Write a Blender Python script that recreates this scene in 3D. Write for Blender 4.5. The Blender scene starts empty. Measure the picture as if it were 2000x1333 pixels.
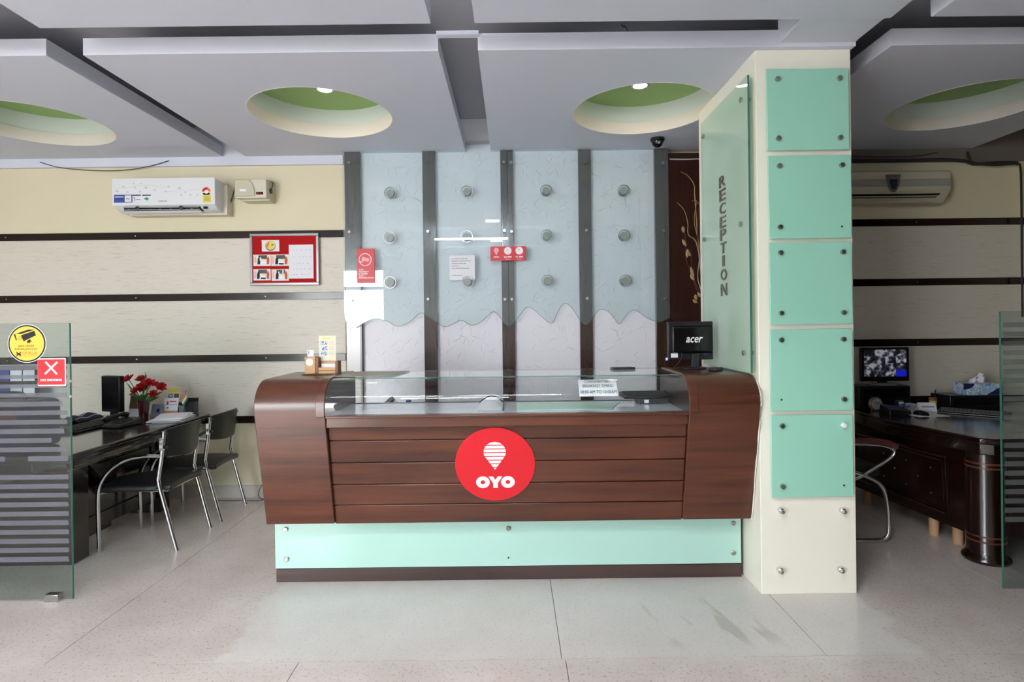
import bpy, bmesh, math, random
from mathutils import Vector, Matrix
random.seed(7)
scene = bpy.context.scene
COL = scene.collection
PI = math.pi

# ------------------------------------------------------------------ camera
F, H, CU, CV, ROLL = 1117.0, 1.4, 1000.0, 630.0, 0.012
RC, RS = math.cos(ROLL), math.sin(ROLL)
cam_d = bpy.data.cameras.new('camera'); cam = bpy.data.objects.new('camera', cam_d); COL.objects.link(cam)
cam_d.sensor_fit = 'HORIZONTAL'; cam_d.sensor_width = 36.0; cam_d.lens = 36.0*F/2000.0
cam_d.shift_y = -(666.5-CV)/2000.0; cam_d.clip_start = 0.05
cam.matrix_world = Matrix(((RC, RS, 0, 0), (0, 0, -1, 0), (-RS, RC, 0, H), (0, 0, 0, 1)))
scene.camera = cam
# ------------------------------------------------------------------ daylight and exposure
scene.view_settings.view_transform = 'Standard'; scene.view_settings.look = 'None'
scene.view_settings.gamma = 1.0; scene.view_settings.use_curve_mapping = False
scene.view_settings.exposure = 0.47
SKY = 15.5
world = bpy.data.worlds.new('overcast_sky'); scene.world = world; world.use_nodes = True
bg = world.node_tree.nodes['Background']; bg.inputs[0].default_value = (0.93, 0.97, 1.0, 1); bg.inputs[1].default_value = SKY
TUBE = 120.0
FRONT_Y = -2.6                      # the open shop front behind the camera
OPEN = (-4.55, -2.58, 0.0, 2.5)       # its glazing: x from, x to, z from, z to
pl = bpy.data.lights.new('shopfront_portal', 'AREA'); pl.shape = 'RECTANGLE'
pl.size = OPEN[1]-OPEN[0]; pl.size_y = OPEN[3]-OPEN[2]; pl.cycles.is_portal = True
po = bpy.data.objects.new('shopfront_portal', pl); COL.objects.link(po)
po.location = ((OPEN[0]+OPEN[1])/2, FRONT_Y-0.02, (OPEN[2]+OPEN[3])/2); po.rotation_euler = (PI/2, 0, 0)

# ------------------------------------------------------------------ helpers
def W(u, v, D):
    """photo pixel -> point at depth D"""
    dx, dz = (u-CU)/F, -(v-CV)/F
    return Vector(((dx*RC+dz*RS)*D, D, H+(-dx*RS+dz*RC)*D))
def G(u, v, z=0.0):
    """photo pixel -> point on the level plane z"""
    dx, dz = (u-CU)/F, -(v-CV)/F
    return W(u, v, (z-H)/(-dx*RS+dz*RC))
def lin(c):
    r = []
    for x in c:
        x = x/255.0
        r.append(x/12.92 if x <= 0.04045 else ((x+0.055)/1.055)**2.4)
    return (r[0], r[1], r[2], 1.0)

class MB:
    def __init__(s): s.v = []; s.f = []
    def add(s, vs, fs):
        o = len(s.v); s.v += [Vector(p) for p in vs]; s.f += [tuple(i+o for i in f) for f in fs]; return s
    def box(s, x0, x1, y0, y1, z0, z1):
        return s.add([(x0,y0,z0),(x1,y0,z0),(x1,y1,z0),(x0,y1,z0),(x0,y0,z1),(x1,y0,z1),(x1,y1,z1),(x0,y1,z1)],
                     [(0,3,2,1),(4,5,6,7),(0,1,5,4),(1,2,6,5),(2,3,7,6),(3,0,4,7)])
    def hexa(s, a, b):
        """two quads (4 points each) joined"""
        return s.add(list(a)+list(b), [(0,1,2,3),(7,6,5,4),(0,4,5,1),(1,5,6,2),(2,6,7,3),(3,7,4,0)])
    def prism(s, poly, fn, d0, d1):
        n = len(poly)
        vs = [fn(a, b, d0) for a, b in poly]+[fn(a, b, d1) for a, b in poly]
        return s.add(vs, [tuple(range(n)), tuple(range(2*n-1, n-1, -1))]+[(i, n+i, n+(i+1) % n, (i+1) % n) for i in range(n)])
    def rings(s, rs, cap=True, closed=False):
        n = len(rs[0]); vs = [p for r in rs for p in r]; fs = []
        m = len(rs)
        for k in range(m if closed else m-1):
            k2 = (k+1) % m
            for i in range(n):
                j = (i+1) % n
                fs.append((k*n+i, k*n+j, k2*n+j, k2*n+i))
        if cap and not closed:
            fs.append(tuple(range(n-1, -1, -1))); fs.append(tuple((m-1)*n+i for i in range(n)))
        return s.add(vs, fs)
    def tube(s, pts, r, n=8, closed=False):
        pts = [Vector(p) for p in pts]; m = len(pts); rs = []
        up = None
        for i, p in enumerate(pts):
            a = pts[(i-1) % m] if (closed or i > 0) else p
            b = pts[(i+1) % m] if (closed or i < m-1) else p
            t = (b-a).normalized()
            if up is None:
                up = Vector((0, 0, 1)) if abs(t.z) < 0.9 else Vector((0, 1, 0))
            side = t.cross(up).normalized(); up = side.cross(t).normalized()
            rr = r[i] if isinstance(r, (list, tuple)) else r
            rs.append([p+side*(rr*math.cos(2*PI*k/n))+up*(rr*math.sin(2*PI*k/n)) for k in range(n)])
        return s.rings(rs, True, closed)
    def cyl(s, p0, p1, r0, r1=None, n=16):
        return s.tube([p0, p1], [r0, r0 if r1 is None else r1], n)
    def lathe(s, prof, c, n=24, axis='z'):
        rs = []
        for r, h in prof:
            ring = []
            for k in range(n):
                a = 2*PI*k/n
                if axis == 'z': q = (c[0]+r*math.cos(a), c[1]+r*math.sin(a), c[2]+h)
                elif axis == 'y': q = (c[0]+r*math.cos(a), c[1]+h, c[2]+r*math.sin(a))
                else: q = (c[0]+h, c[1]+r*math.cos(a), c[2]+r*math.sin(a))
                ring.append(Vector(q))
            rs.append(ring)
        return s.rings(rs)
    def grid(s, rows, thick=None):
        """rows of points -> surface; thick = offset vector for a solid sheet"""
        m, n = len(rows), len(rows[0])
        vs = [Vector(p) for r in rows for p in r]
        fs = [(i*n+j, i*n+j+1, (i+1)*n+j+1, (i+1)*n+j) for i in range(m-1) for j in range(n-1)]
        if thick is not None:
            t = Vector(thick); k = m*n
            vs2 = [p+t for p in vs]
            fs2 = [tuple(k+i for i in reversed(f)) for f in fs]
            rim = [i for i in range(n)]+[i*n+n-1 for i in range(1, m)]+[(m-1)*n+j for j in range(n-2, -1, -1)]+[i*n for i in range(m-2, 0, -1)]
            side = [(rim[i], k+rim[i], k+rim[(i+1) % len(rim)], rim[(i+1) % len(rim)]) for i in range(len(rim))]
            vs += vs2; fs += fs2+side
        return s.add(vs, fs)
    def ring_disc(s, c, ro, ri, y0, y1, n=40):
        """flat ring facing -y between depths y0 and y1"""
        A = [[Vector((c[0]+r*math.cos(2*PI*k/n), y, c[1]+r*math.sin(2*PI*k/n))) for k in range(n)] for r, y in ((ri, y0), (ro, y0), (ro, y1), (ri, y1))]
        return s.rings(A, False, True)

MATS = {}
WORLDM = {}
def wm(o):
    return WORLDM.get(o.name, Matrix.Identity(4))
def finish(me, smooth):
    bm = bmesh.new(); bm.from_mesh(me); bmesh.ops.recalc_face_normals(bm, faces=bm.faces); bm.to_mesh(me); bm.free()
    if smooth:
        for p in me.polygons: p.use_smooth = True
        me.set_sharp_from_angle(angle=math.radians(38))
def mesh_from(mb, name, inv, smooth=True):
    me = bpy.data.meshes.new(name); me.from_pydata([inv @ p for p in mb.v], [], mb.f); finish(me, smooth); return me
def thing(name, label, cat, loc=(0, 0, 0), rz=0.0, group=None):
    o = bpy.data.objects.new(name, None); COL.objects.link(o); o.empty_display_size = 0.05
    o.location = loc; o.rotation_euler = (0, 0, rz)
    WORLDM[o.name] = Matrix.Translation(Vector(loc)) @ Matrix.Rotation(rz, 4, 'Z')
    o['label'] = label; o['category'] = cat
    if group: o['group'] = group
    return o
def part(name, mb, mat, parent, bevel=0, local=False, label=None, smooth=True, seg=2):
    inv = Matrix.Identity(4) if local else wm(parent).inverted()
    o = bpy.data.objects.new(name, mesh_from(mb, name, inv, smooth)); COL.objects.link(o); o.parent = parent
    WORLDM[o.name] = wm(parent)
    o.data.materials.append(MATS[mat])
    if label: o['label'] = label
    if bevel: bev(o, bevel, seg)
    return o
def bev(o, w, seg=2):
    m = o.modifiers.new('bevel', 'BEVEL'); m.width = w; m.segments = seg; m.limit_method = 'ANGLE'; m.angle_limit = math.radians(40)
def single(name, label, cat, mb, mat, group=None, bevel=0, smooth=True):
    """a thing that is one mesh, origin at its base centre"""
    xs = [p.x for p in mb.v]; ys = [p.y for p in mb.v]; zs = [p.z for p in mb.v]
    loc = Vector(((min(xs)+max(xs))/2, (min(ys)+max(ys))/2, min(zs)))
    o = bpy.data.objects.new(name, mesh_from(mb, name, Matrix.Translation(-loc), smooth)); COL.objects.link(o); o.location = loc
    WORLDM[o.name] = Matrix.Translation(loc)
    o.data.materials.append(MATS[mat]); o['label'] = label; o['category'] = cat
    if group: o['group'] = group
    if bevel: bev(o, bevel)
    return o
def struct(name, mb, mat, label=None, bevel=0, parent=None, smooth=False):
    if parent is not None: return part(name, mb, mat, parent, bevel, smooth=smooth)
    o = bpy.data.objects.new(name, mesh_from(mb, name, Matrix.Identity(4), smooth)); COL.objects.link(o)
    o.data.materials.append(MATS[mat]); o['kind'] = 'structure'
    if label: o['label'] = label
    if bevel: bev(o, bevel)
    return o
def clone(src, parent, delta):
    """copy of a part under the same or another thing, moved by delta; shares the mesh"""
    c = src.copy(); COL.objects.link(c); c.parent = parent; c.location = Vector(src.location)+Vector(delta)
    WORLDM[c.name] = wm(parent)
    return c
def copy_tree(o, loc, rz, label, parent=None):
    c = o.copy(); COL.objects.link(c); c.location = loc; c.rotation_euler = (0, 0, rz); c['label'] = label
    WORLDM[c.name] = Matrix.Translation(Vector(loc)) @ Matrix.Rotation(rz, 4, 'Z')
    def rec(src, dst):
        for ch in [x for x in bpy.data.objects if x.parent == src]:
            d = ch.copy(); COL.objects.link(d); d.parent = dst; WORLDM[d.name] = wm(c); rec(ch, d)
    rec(o, c)
    return c
XR, ZU = Vector((1, 0, 0)), Vector((0, 0, 1))
def text(s, centre, w, h, mat, parent, right=XR, up=ZU, ext=0.0006, bold=0.0, shear=0.0, name='lettering', lines=None):
    cu = bpy.data.curves.new(name, 'FONT'); cu.body = s; cu.size = 1.0; cu.extrude = 0.0; cu.offset = bold; cu.shear = shear
    cu.align_x = 'CENTER'; cu.resolution_u = 3
    ob = bpy.data.objects.new(name, cu); COL.objects.link(ob)
    dg = bpy.context.evaluated_depsgraph_get(); me0 = bpy.data.meshes.new_from_object(ob.evaluated_get(dg))
    bpy.data.objects.remove(ob); bpy.data.curves.remove(cu)
    xs = [p.co.x for p in me0.vertices]; ys = [p.co.y for p in me0.vertices]
    x0, x1, y0, y1 = min(xs), max(xs), min(ys), max(ys)
    right = Vector(right).normalized(); up = Vector(up).normalized(); nrm = right.cross(up)
    centre = Vector(centre); inv = wm(parent).inverted()
    n = len(me0.vertices)
    base = [centre+right*((p.co.x-(x0+x1)/2)/(x1-x0)*w)+up*((p.co.y-(y0+y1)/2)/(y1-y0)*h) for p in me0.vertices]
    vs = [inv @ (p+nrm*ext) for p in base]; fs = [tuple(p.vertices) for p in me0.polygons]
    if ext > 0.002:
        cnt = {}
        for f in fs:
            for i in range(len(f)):
                e = (f[i], f[(i+1) % len(f)]); cnt[tuple(sorted(e))] = cnt.get(tuple(sorted(e)), 0)+1
        vs += [inv @ p for p in base]
        fs2 = [tuple(n+i for i in reversed(f)) for f in fs]
        sd = []
        for f in fs:
            for i in range(len(f)):
                a, b = f[i], f[(i+1) % len(f)]
                if cnt[tuple(sorted((a, b)))] == 1: sd.append((b, a, n+a, n+b))
        fs = fs+fs2+sd
    me = bpy.data.meshes.new(name); me.from_pydata(vs, [], fs); bpy.data.meshes.remove(me0)
    o = bpy.data.objects.new(name, me); COL.objects.link(o); o.parent = parent; WORLDM[o.name] = wm(parent)
    me.materials.append(MATS[mat])
    return o
def arc(cx, cy, r, a0, a1, n):
    return [(cx+r*math.cos(a0+(a1-a0)*i/n), cy+r*math.sin(a0+(a1-a0)*i/n)) for i in range(n+1)]
def smooth_path(pts, n=6):
    """Catmull-Rom through the points"""
    pts = [Vector(p) for p in pts]; out = []
    for i in range(len(pts)-1):
        p0 = pts[max(i-1, 0)]; p1 = pts[i]; p2 = pts[i+1]; p3 = pts[min(i+2, len(pts)-1)]
        for k in range(n):
            t = k/n
            out.append(0.5*((2*p1)+(p2-p0)*t+(2*p0-5*p1+4*p2-p3)*t*t+(3*p1-p0-3*p2+p3)*t*t*t))
    out.append(pts[-1]); return out

# ------------------------------------------------------------------ materials
def newmat(name):
    m = bpy.data.materials.new(name); m.use_nodes = True; MATS[name] = m
    nt = m.node_tree; return m, nt, nt.nodes['Principled BSDF']
def plain(name, rgb, rough=0.5, metal=0.0, var=0.0, scale=8.0, coat=0.0, bump=0.0, bscale=60.0, emit=None, es=0.0, spec=0.5):
    m, nt, b = newmat(name); c = lin(rgb)
    b.inputs['Base Color'].default_value = c; b.inputs['Roughness'].default_value = rough; b.inputs['Metallic'].default_value = metal
    b.inputs['Coat Weight'].default_value = coat; b.inputs['Coat Roughness'].default_value = 0.08
    b.inputs['Specular IOR Level'].default_value = spec
    tc = nt.nodes.new('ShaderNodeTexCoord')
    if var > 0:
        n = nt.nodes.new('ShaderNodeTexNoise'); n.inputs['Scale'].default_value = scale; n.inputs['Detail'].default_value = 6
        nt.links.new(tc.outputs['Object'], n.inputs['Vector'])
        mx = nt.nodes.new('ShaderNodeMix'); mx.data_type = 'RGBA'
        mx.inputs['A'].default_value = tuple(x*(1-var) for x in c[:3])+(1,); mx.inputs['B'].default_value = tuple(min(1, x*(1+var)) for x in c[:3])+(1,)
        nt.links.new(n.outputs['Fac'], mx.inputs['Factor']); nt.links.new(mx.outputs['Result'], b.inputs['Base Color'])
    if bump > 0:
        n2 = nt.nodes.new('ShaderNodeTexNoise'); n2.inputs['Scale'].default_value = bscale; n2.inputs['Detail'].default_value = 4
        nt.links.new(tc.outputs['Object'], n2.inputs['Vector'])
        bp = nt.nodes.new('ShaderNodeBump'); bp.inputs['Strength'].default_value = bump; bp.inputs['Distance'].default_value = 0.004
        nt.links.new(n2.outputs['Fac'], bp.inputs['Height']); nt.links.new(bp.outputs['Normal'], b.inputs['Normal'])
    if emit is not None:
        b.inputs['Emission Color'].default_value = lin(emit); b.inputs['Emission Strength'].default_value = es
    return m
def wood(name, dark, light, axis='x', rough=0.3, coat=0.3, fine=1.0):
    m, nt, b = newmat(name); tc = nt.nodes.new('ShaderNodeTexCoord'); mp = nt.nodes.new('ShaderNodeMapping')
    s = {'x': (1.0, 15, 15), 'z': (26, 26, 1.2), 'y': (26, 1.2, 26)}[axis]
    mp.inputs['Scale'].default_value = tuple(k*fine for k in s)
    nt.links.new(tc.outputs['Object'], mp.inputs['Vector'])
    n = nt.nodes.new('ShaderNodeTexNoise'); n.inputs['Scale'].default_value = 1.0; n.inputs['Detail'].default_value = 8; n.inputs['Roughness'].default_value = 0.65
    nt.links.new(mp.outputs['Vector'], n.inputs['Vector'])
    r = nt.nodes.new('ShaderNodeValToRGB'); r.color_ramp.elements[0].position = 0.22; r.color_ramp.elements[0].color = lin(dark)
    r.color_ramp.elements[1].position = 0.80; r.color_ramp.elements[1].color = lin(light)
    nt.links.new(n.outputs['Fac'], r.inputs['Fac'])
    n3 = nt.nodes.new('ShaderNodeTexNoise'); n3.inputs['Scale'].default_value = 2.3; n3.inputs['Detail'].default_value = 3
    nt.links.new(tc.outputs['Object'], n3.inputs['Vector'])
    mx = nt.nodes.new('ShaderNodeMix'); mx.data_type = 'RGBA'; mx.blend_type = 'MULTIPLY'; mx.inputs['Factor'].default_value = 0.35
    nt.links.new(r.outputs['Color'], mx.inputs['A']); nt.links.new(n3.outputs['Fac'], mx.inputs['B'])
    nt.links.new(mx.outputs['Result'], b.inputs['Base Color'])
    b.inputs['Roughness'].default_value = rough; b.inputs['Coat Weight'].default_value = coat; b.inputs['Coat Roughness'].default_value = 0.15
    return m
def thin_glass(name, tint, gloss=1.0, rough=0.0, haze=0.0, haze_rgb=(220, 235, 230)):
    m = bpy.data.materials.new(name); m.use_nodes = True; MATS[name] = m; nt = m.node_tree; nt.nodes.clear()
    out = nt.nodes.new('ShaderNodeOutputMaterial'); tr = nt.nodes.new('ShaderNodeBsdfTransparent'); tr.inputs[0].default_value = tuple(tint)+(1,)
    gl = nt.nodes.new('ShaderNodeBsdfGlossy'); gl.inputs['Roughness'].default_value = rough; gl.inputs[0].default_value = (1, 1, 1, 1)
    fr0 = nt.nodes.new('ShaderNodeFresnel'); fr0.inputs['IOR'].default_value = 1.5
    ge = nt.nodes.new('ShaderNodeNewGeometry'); iv = nt.nodes.new('ShaderNodeMath'); iv.operation = 'SUBTRACT'; iv.inputs[0].default_value = 1.0
    nt.links.new(ge.outputs['Backfacing'], iv.inputs[1])
    fr = nt.nodes.new('ShaderNodeMath'); fr.operation = 'MULTIPLY'; nt.links.new(fr0.outputs[0], fr.inputs[0]); nt.links.new(iv.outputs[0], fr.inputs[1])
    ml = nt.nodes.new('ShaderNodeMath'); ml.operation = 'MULTIPLY'; ml.inputs[1].default_value = gloss; nt.links.new(fr.outputs[0], ml.inputs[0])
    base = tr
    if haze > 0:
        df = nt.nodes.new('ShaderNodeBsdfDiffuse'); df.inputs[0].default_value = lin(haze_rgb)
        mh = nt.nodes.new('ShaderNodeMixShader'); mh.inputs[0].default_value = haze
        nt.links.new(tr.outputs[0], mh.inputs[1]); nt.links.new(df.outputs[0], mh.inputs[2]); base = mh
    mx = nt.nodes.new('ShaderNodeMixShader'); nt.links.new(ml.outputs[0], mx.inputs[0]); nt.links.new(base.outputs[0], mx.inputs[1]); nt.links.new(gl.outputs[0], mx.inputs[2])
    nt.links.new(mx.outputs[0], out.inputs[0]); return m

plain('ceiling_paint', (220, 223, 236), 0.75, var=0.02, scale=1.5)
plain('ceiling_slab', (196, 196, 202), 0.85, var=0.06, scale=2)
plain('white_band', (232, 240, 238), 0.7)
plain('cream_rim', (238, 230, 222), 0.7)
plain('green_paint', (164, 200, 128), 0.7, var=0.03, scale=3)
plain('cream_wall', (230, 220, 190), 0.55, var=0.035, scale=1.4)
plain('white_wall', (226, 226, 222), 0.7, var=0.02)
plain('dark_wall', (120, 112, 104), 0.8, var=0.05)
plain('pillar_paint', (244, 241, 225), 0.55, var=0.03, scale=4, bump=0.05)
plain('dark_trim', (34, 20, 16), 0.14, spec=0.4)
plain('marble_skirt', (206, 198, 190), 0.3, var=0.06, scale=6)
plain('chrome', (215, 216, 218), 0.09, metal=1.0)
plain('steel', (176, 174, 170), 0.25, metal=1.0)
plain('dark_hole', (40, 40, 38), 0.7)
plain('black_plastic', (22, 22, 24), 0.35)
plain('gloss_black', (12, 12, 14), 0.12)
plain('screen_off', (14, 14, 16), 0.22)
plain('dark_grey_plastic', (52, 54, 56), 0.4)
plain('key_plastic', (34, 35, 37), 0.5)
plain('grey_plastic', (150, 150, 152), 0.45)
plain('black_leather', (26, 28, 27), 0.38, var=0.15, scale=20, bump=0.15, bscale=90)
plain('white_plastic', (236, 237, 240), 0.3)
plain('ivory_plastic', (222, 216, 196), 0.45)
plain('beige_plastic', (206, 200, 176), 0.45)
plain('ac_pattern', (208, 210, 216), 0.35)
plain('paper', (238, 238, 244), 0.8)
plain('paper_ivory', (240, 234, 208), 0.8)
plain('ink', (70, 72, 80), 0.8)
plain('ink_black', (24, 24, 28), 0.7)
plain('ink_faint', (190, 190, 202), 0.8)
plain('sign_red', (214, 23, 38), 0.35)
plain('sign_white', (250, 246, 250), 0.4)
plain('sign_yellow', (246, 200, 70), 0.4)
plain('sign_pink', (244, 170, 178), 0.4)
plain('sign_orange_red', (206, 66, 34), 0.5)
plain('blue_print', (40, 70, 150), 0.5)
plain('navy_print', (30, 40, 92), 0.5)
plain('sky_print', (150, 188, 222), 0.5)
plain('yellow_print', (232, 216, 96), 0.5)
plain('green_print', (70, 140, 100), 0.5)
plain('felt_red', (178, 10, 14), 0.95, var=0.08, scale=60)
plain('frame_grey', (140, 136, 136), 0.3, metal=0.6)
plain('mint_glass_pillar', (158, 217, 194), 0.1, var=0.02, scale=2, coat=0.4)
plain('mint_glass_base', (178, 218, 205), 0.12, var=0.015, scale=2, coat=0.4)
plain('letter_bronze', (104, 98, 80), 0.3, metal=0.5)
plain('bottle_blue', (30, 90, 190), 0.4)
plain('bottle_orange', (214, 132, 60), 0.4)
plain('mat_grey', (176, 170, 160), 0.6, var=0.05)
plain('dark_red_cover', (92, 34, 40), 0.45)
plain('mint_reflection', (196, 232, 218), 0.35)
plain('shelf_white', (222, 226, 236), 0.18, coat=0.5)
plain('rose_red', (186, 16, 26), 0.6, var=0.25, scale=30)
plain('leaf_green', (62, 104, 46), 0.6, var=0.25, scale=20)
plain('vase_maroon', (58, 16, 20), 0.12, coat=0.5)
plain('saffron', (232, 120, 52), 0.7)
plain('flag_white', (240, 238, 232), 0.7)
plain('flag_green', (40, 140, 80), 0.7)
plain('brown_photo', (110, 92, 62), 0.5, var=0.5, scale=14)
plain('grey_card', (126, 130, 146), 0.5)
plain('branch_tan', (176, 140, 100), 0.7)
plain('branch_dark', (92, 60, 42), 0.7)
plain('pod_tan', (170, 138, 100), 0.7)
plain('cable_dark', (52, 50, 52), 0.6)
plain('cable_white', (214, 212, 206), 0.6)
plain('wood_foot', (190, 150, 116), 0.5)
plain('pine', (206, 160, 108), 0.5, var=0.15, scale=14)
plain('pine_dark', (132, 86, 52), 0.5, var=0.15, scale=14)
plain('bulb', (255, 240, 214), 0.5, emit=(255, 240, 220), es=40.0)
plain('led_blue', (80, 90, 255), 0.5, emit=(90, 110, 255), es=3.0)
plain('screen_blue', (20, 20, 150), 0.3, emit=(30, 40, 210), es=0.35)
plain('outside_ground', (190, 184, 176), 0.9, var=0.08, scale=0.8)
plain('clock_gold', (170, 160, 110), 0.3, metal=0.7)
plain('clock_face', (206, 206, 204), 0.5)
plain('navy_cloth', (24, 28, 60), 0.8)
plain('caulk', (232, 228, 216), 0.8)
plain('grout', (150, 142, 134), 0.8)
plain('bag_white', (226, 226, 232), 0.5)
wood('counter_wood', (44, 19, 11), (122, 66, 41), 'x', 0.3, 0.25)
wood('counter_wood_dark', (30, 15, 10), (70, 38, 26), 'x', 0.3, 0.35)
wood('strip_wood', (40, 22, 14), (78, 46, 30), 'z', 0.16, 0.6)
wood('panel_wood', (36, 14, 8), (70, 32, 20), 'z', 0.3, 0.2)
wood('desk_wood', (16, 8, 7), (36, 18, 14), 'y', 0.14, 0.6)
wood('desk_wood_tall', (17, 8, 6), (40, 18, 13), 'z', 0.18, 0.5)
wood('plinth_wood', (50, 36, 34), (88, 68, 62), 'x', 0.4, 0.0)
thin_glass('wall_glass', (0.935, 0.972, 0.975), 1.2, 0.0, 0.065, (206, 224, 230))
thin_glass('counter_glass', (0.965, 0.985, 0.98), 1.2)
thin_glass('partition_glass', (0.82, 0.87, 0.86), 1.3)
thin_glass('sign_glass', (0.86, 0.95, 0.90), 0.8, 0.02, 0.5, (222, 244, 226))
thin_glass('knob_glass', (0.95, 0.97, 0.965), 1.2)
thin_glass('clear_plastic', (0.95, 0.96, 0.97), 1.0)
thin_glass('frost_stripe', (0.8, 0.8, 0.82), 0.5, 0.3, 0.45, (128, 128, 138))
thin_glass('frost_stripe_dim', (0.72, 0.76, 0.74), 0.5, 0.3, 0.22, (150, 156, 154))  # dimmer copy of frost_stripe, the side office shade put into its colour
plain('glass_edge', (60, 120, 104), 0.15)

# laminate with short horizontal dashes
m, nt, b = newmat('laminate')
tc = nt.nodes.new('ShaderNodeTexCoord'); mp = nt.nodes.new('ShaderNodeMapping'); mp.inputs['Scale'].default_value = (8, 8, 210)
nt.links.new(tc.outputs['Object'], mp.inputs['Vector'])
n = nt.nodes.new('ShaderNodeTexNoise'); n.inputs['Scale'].default_value = 1; n.inputs['Detail'].default_value = 3; nt.links.new(mp.outputs['Vector'], n.inputs['Vector'])
r = nt.nodes.new('ShaderNodeValToRGB'); r.color_ramp.elements[0].position = 0.30; r.color_ramp.elements[0].color = lin((196, 182, 168))
r.color_ramp.elements[1].position = 0.40; r.color_ramp.elements[1].color = lin((224, 217, 203))
nt.links.new(n.outputs['Fac'], r.inputs['Fac']); nt.links.new(r.outputs['Color'], b.inputs['Base Color']); b.inputs['Roughness'].default_value = 0.5
# white wallpaper with raised straw-like creases
m, nt, b = newmat('crease_paper')
b.inputs['Base Color'].default_value = lin((246, 244, 250)); b.inputs['Roughness'].default_value = 0.6
tc = nt.nodes.new('ShaderNodeTexCoord')
hs = []
for ang, sc, off in ((0.35, 9, 0), (1.2, 8, 3.1), (-0.5, 10, 7.7), (-1.15, 8.5, 5.2), (0.8, 9, 9.3), (0.1, 9, 2.2), (-0.85, 9.5, 12.4)):
    m0 = nt.nodes.new('ShaderNodeMapping'); m0.inputs['Rotation'].default_value = (0, ang, 0); nt.links.new(tc.outputs['Object'], m0.inputs['Vector'])
    mp = nt.nodes.new('ShaderNodeMapping'); mp.inputs['Scale'].default_value = (sc*5.0, 0.01, sc*0.36); mp.inputs['Location'].default_value = (off, 0, off*1.7)
    nt.links.new(m0.outputs['Vector'], mp.inputs['Vector'])
    vo = nt.nodes.new('ShaderNodeTexVoronoi'); vo.feature = 'F1'; vo.inputs['Scale'].default_value = 1.0; vo.inputs['Randomness'].default_value = 1.0
    nt.links.new(mp.outputs['Vector'], vo.inputs['Vector'])
    rr = nt.nodes.new('ShaderNodeValToRGB'); rr.color_ramp.elements[0].position = 0.02; rr.color_ramp.elements[0].color = (1, 1, 1, 1); rr.color_ramp.elements[1].position = 0.13; rr.color_ramp.elements[1].color = (0, 0, 0, 1)
    nt.links.new(vo.outputs['Distance'], rr.inputs['Fac']); hs.append(rr.outputs['Color'])
cur = hs[0]
for h2 in hs[1:]:
    mm = nt.nodes.new('ShaderNodeMath'); mm.operation = 'MAXIMUM'; nt.links.new(cur, mm.inputs[0]); nt.links.new(h2, mm.inputs[1]); cur = mm.outputs[0]
bp = nt.nodes.new('ShaderNodeBump'); bp.inputs['Strength'].default_value = 0.75; bp.inputs['Distance'].default_value = 0.005
nt.links.new(cur, bp.inputs['Height']); nt.links.new(bp.outputs['Normal'], b.inputs['Normal'])
# polished beige stone floor: speckle, veins, the worn pale patch before the counter and damp smears
m, nt, b = newmat('floor_stone')
tc = nt.nodes.new('ShaderNodeTexCoord')
def noise(scale, det=5, rough=0.6, vec=None):
    q = nt.nodes.new('ShaderNodeTexNoise'); q.inputs['Scale'].default_value = scale; q.inputs['Detail'].default_value = det; q.inputs['Roughness'].default_value = rough
    nt.links.new(vec or tc.outputs['Object'], q.inputs['Vector']); return q.outputs['Fac']
def ramp(src, p0, c0, p1, c1):
    q = nt.nodes.new('ShaderNodeValToRGB'); q.color_ramp.elements[0].position = p0; q.color_ramp.elements[0].color = c0
    q.color_ramp.elements[1].position = p1; q.color_ramp.elements[1].color = c1; nt.links.new(src, q.inputs['Fac']); return q.outputs['Color']
def mixc(f, a, c, mode='MIX'):
    q = nt.nodes.new('ShaderNodeMix'); q.data_type = 'RGBA'; q.blend_type = mode
    if isinstance(f, float): q.inputs['Factor'].default_value = f
    else: nt.links.new(f, q.inputs['Factor'])
    for key, val in (('A', a), ('B', c)):
        if isinstance(val, tuple): q.inputs[key].default_value = val
        else: nt.links.new(val, q.inputs[key])
    return q.outputs['Result']
base = ramp(noise(3.0), 0.3, lin((206, 194, 187)), 0.7, lin((222, 213, 207)))
speck = ramp(noise(70, 3, 0.7), 0.34, lin((172, 164, 158)), 0.44, (1, 1, 1, 1))
base = mixc(0.55, base, speck, 'MULTIPLY')
sx = nt.nodes.new('ShaderNodeSeparateXYZ'); nt.links.new(tc.outputs['Object'], sx.inputs[0])
def smooth_in(src, a0, a1):
    q = nt.nodes.new('ShaderNodeMapRange'); q.interpolation_type = 'SMOOTHSTEP'; q.inputs['From Min'].default_value = a0; q.inputs['From Max'].default_value = a1
    nt.links.new(src, q.inputs['Value']); return q.outputs['Result']
def math2(op, a, c):
    q = nt.nodes.new('ShaderNodeMath'); q.operation = op
    for i, val in enumerate((a, c)):
        if isinstance(val, (int, float)): q.inputs[i].default_value = val
        else: nt.links.new(val, q.inputs[i])
    return q.outputs[0]
wob = math2('MULTIPLY', math2('SUBTRACT', noise(2.2, 4), 0.5), 0.9)
xw = math2('ADD', sx.outputs['X'], wob)
patch = math2('MULTIPLY', smooth_in(xw, -1.26, -1.18), smooth_in(xw, 1.78, 1.70))
patch = math2('MULTIPLY', patch, smooth_in(sx.outputs['Y'], 2.30, 2.42))
base = mixc(math2('MULTIPLY', patch, 0.5), base, lin((228, 227, 224)))
sm0 = nt.nodes.new('ShaderNodeMapping'); sm0.inputs['Rotation'].default_value = (0, 0, -0.25); nt.links.new(tc.outputs['Object'], sm0.inputs['Vector'])
smp = nt.nodes.new('ShaderNodeMapping'); smp.inputs['Scale'].default_value = (9, 2.0, 1); nt.links.new(sm0.outputs['Vector'], smp.inputs['Vector'])
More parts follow.
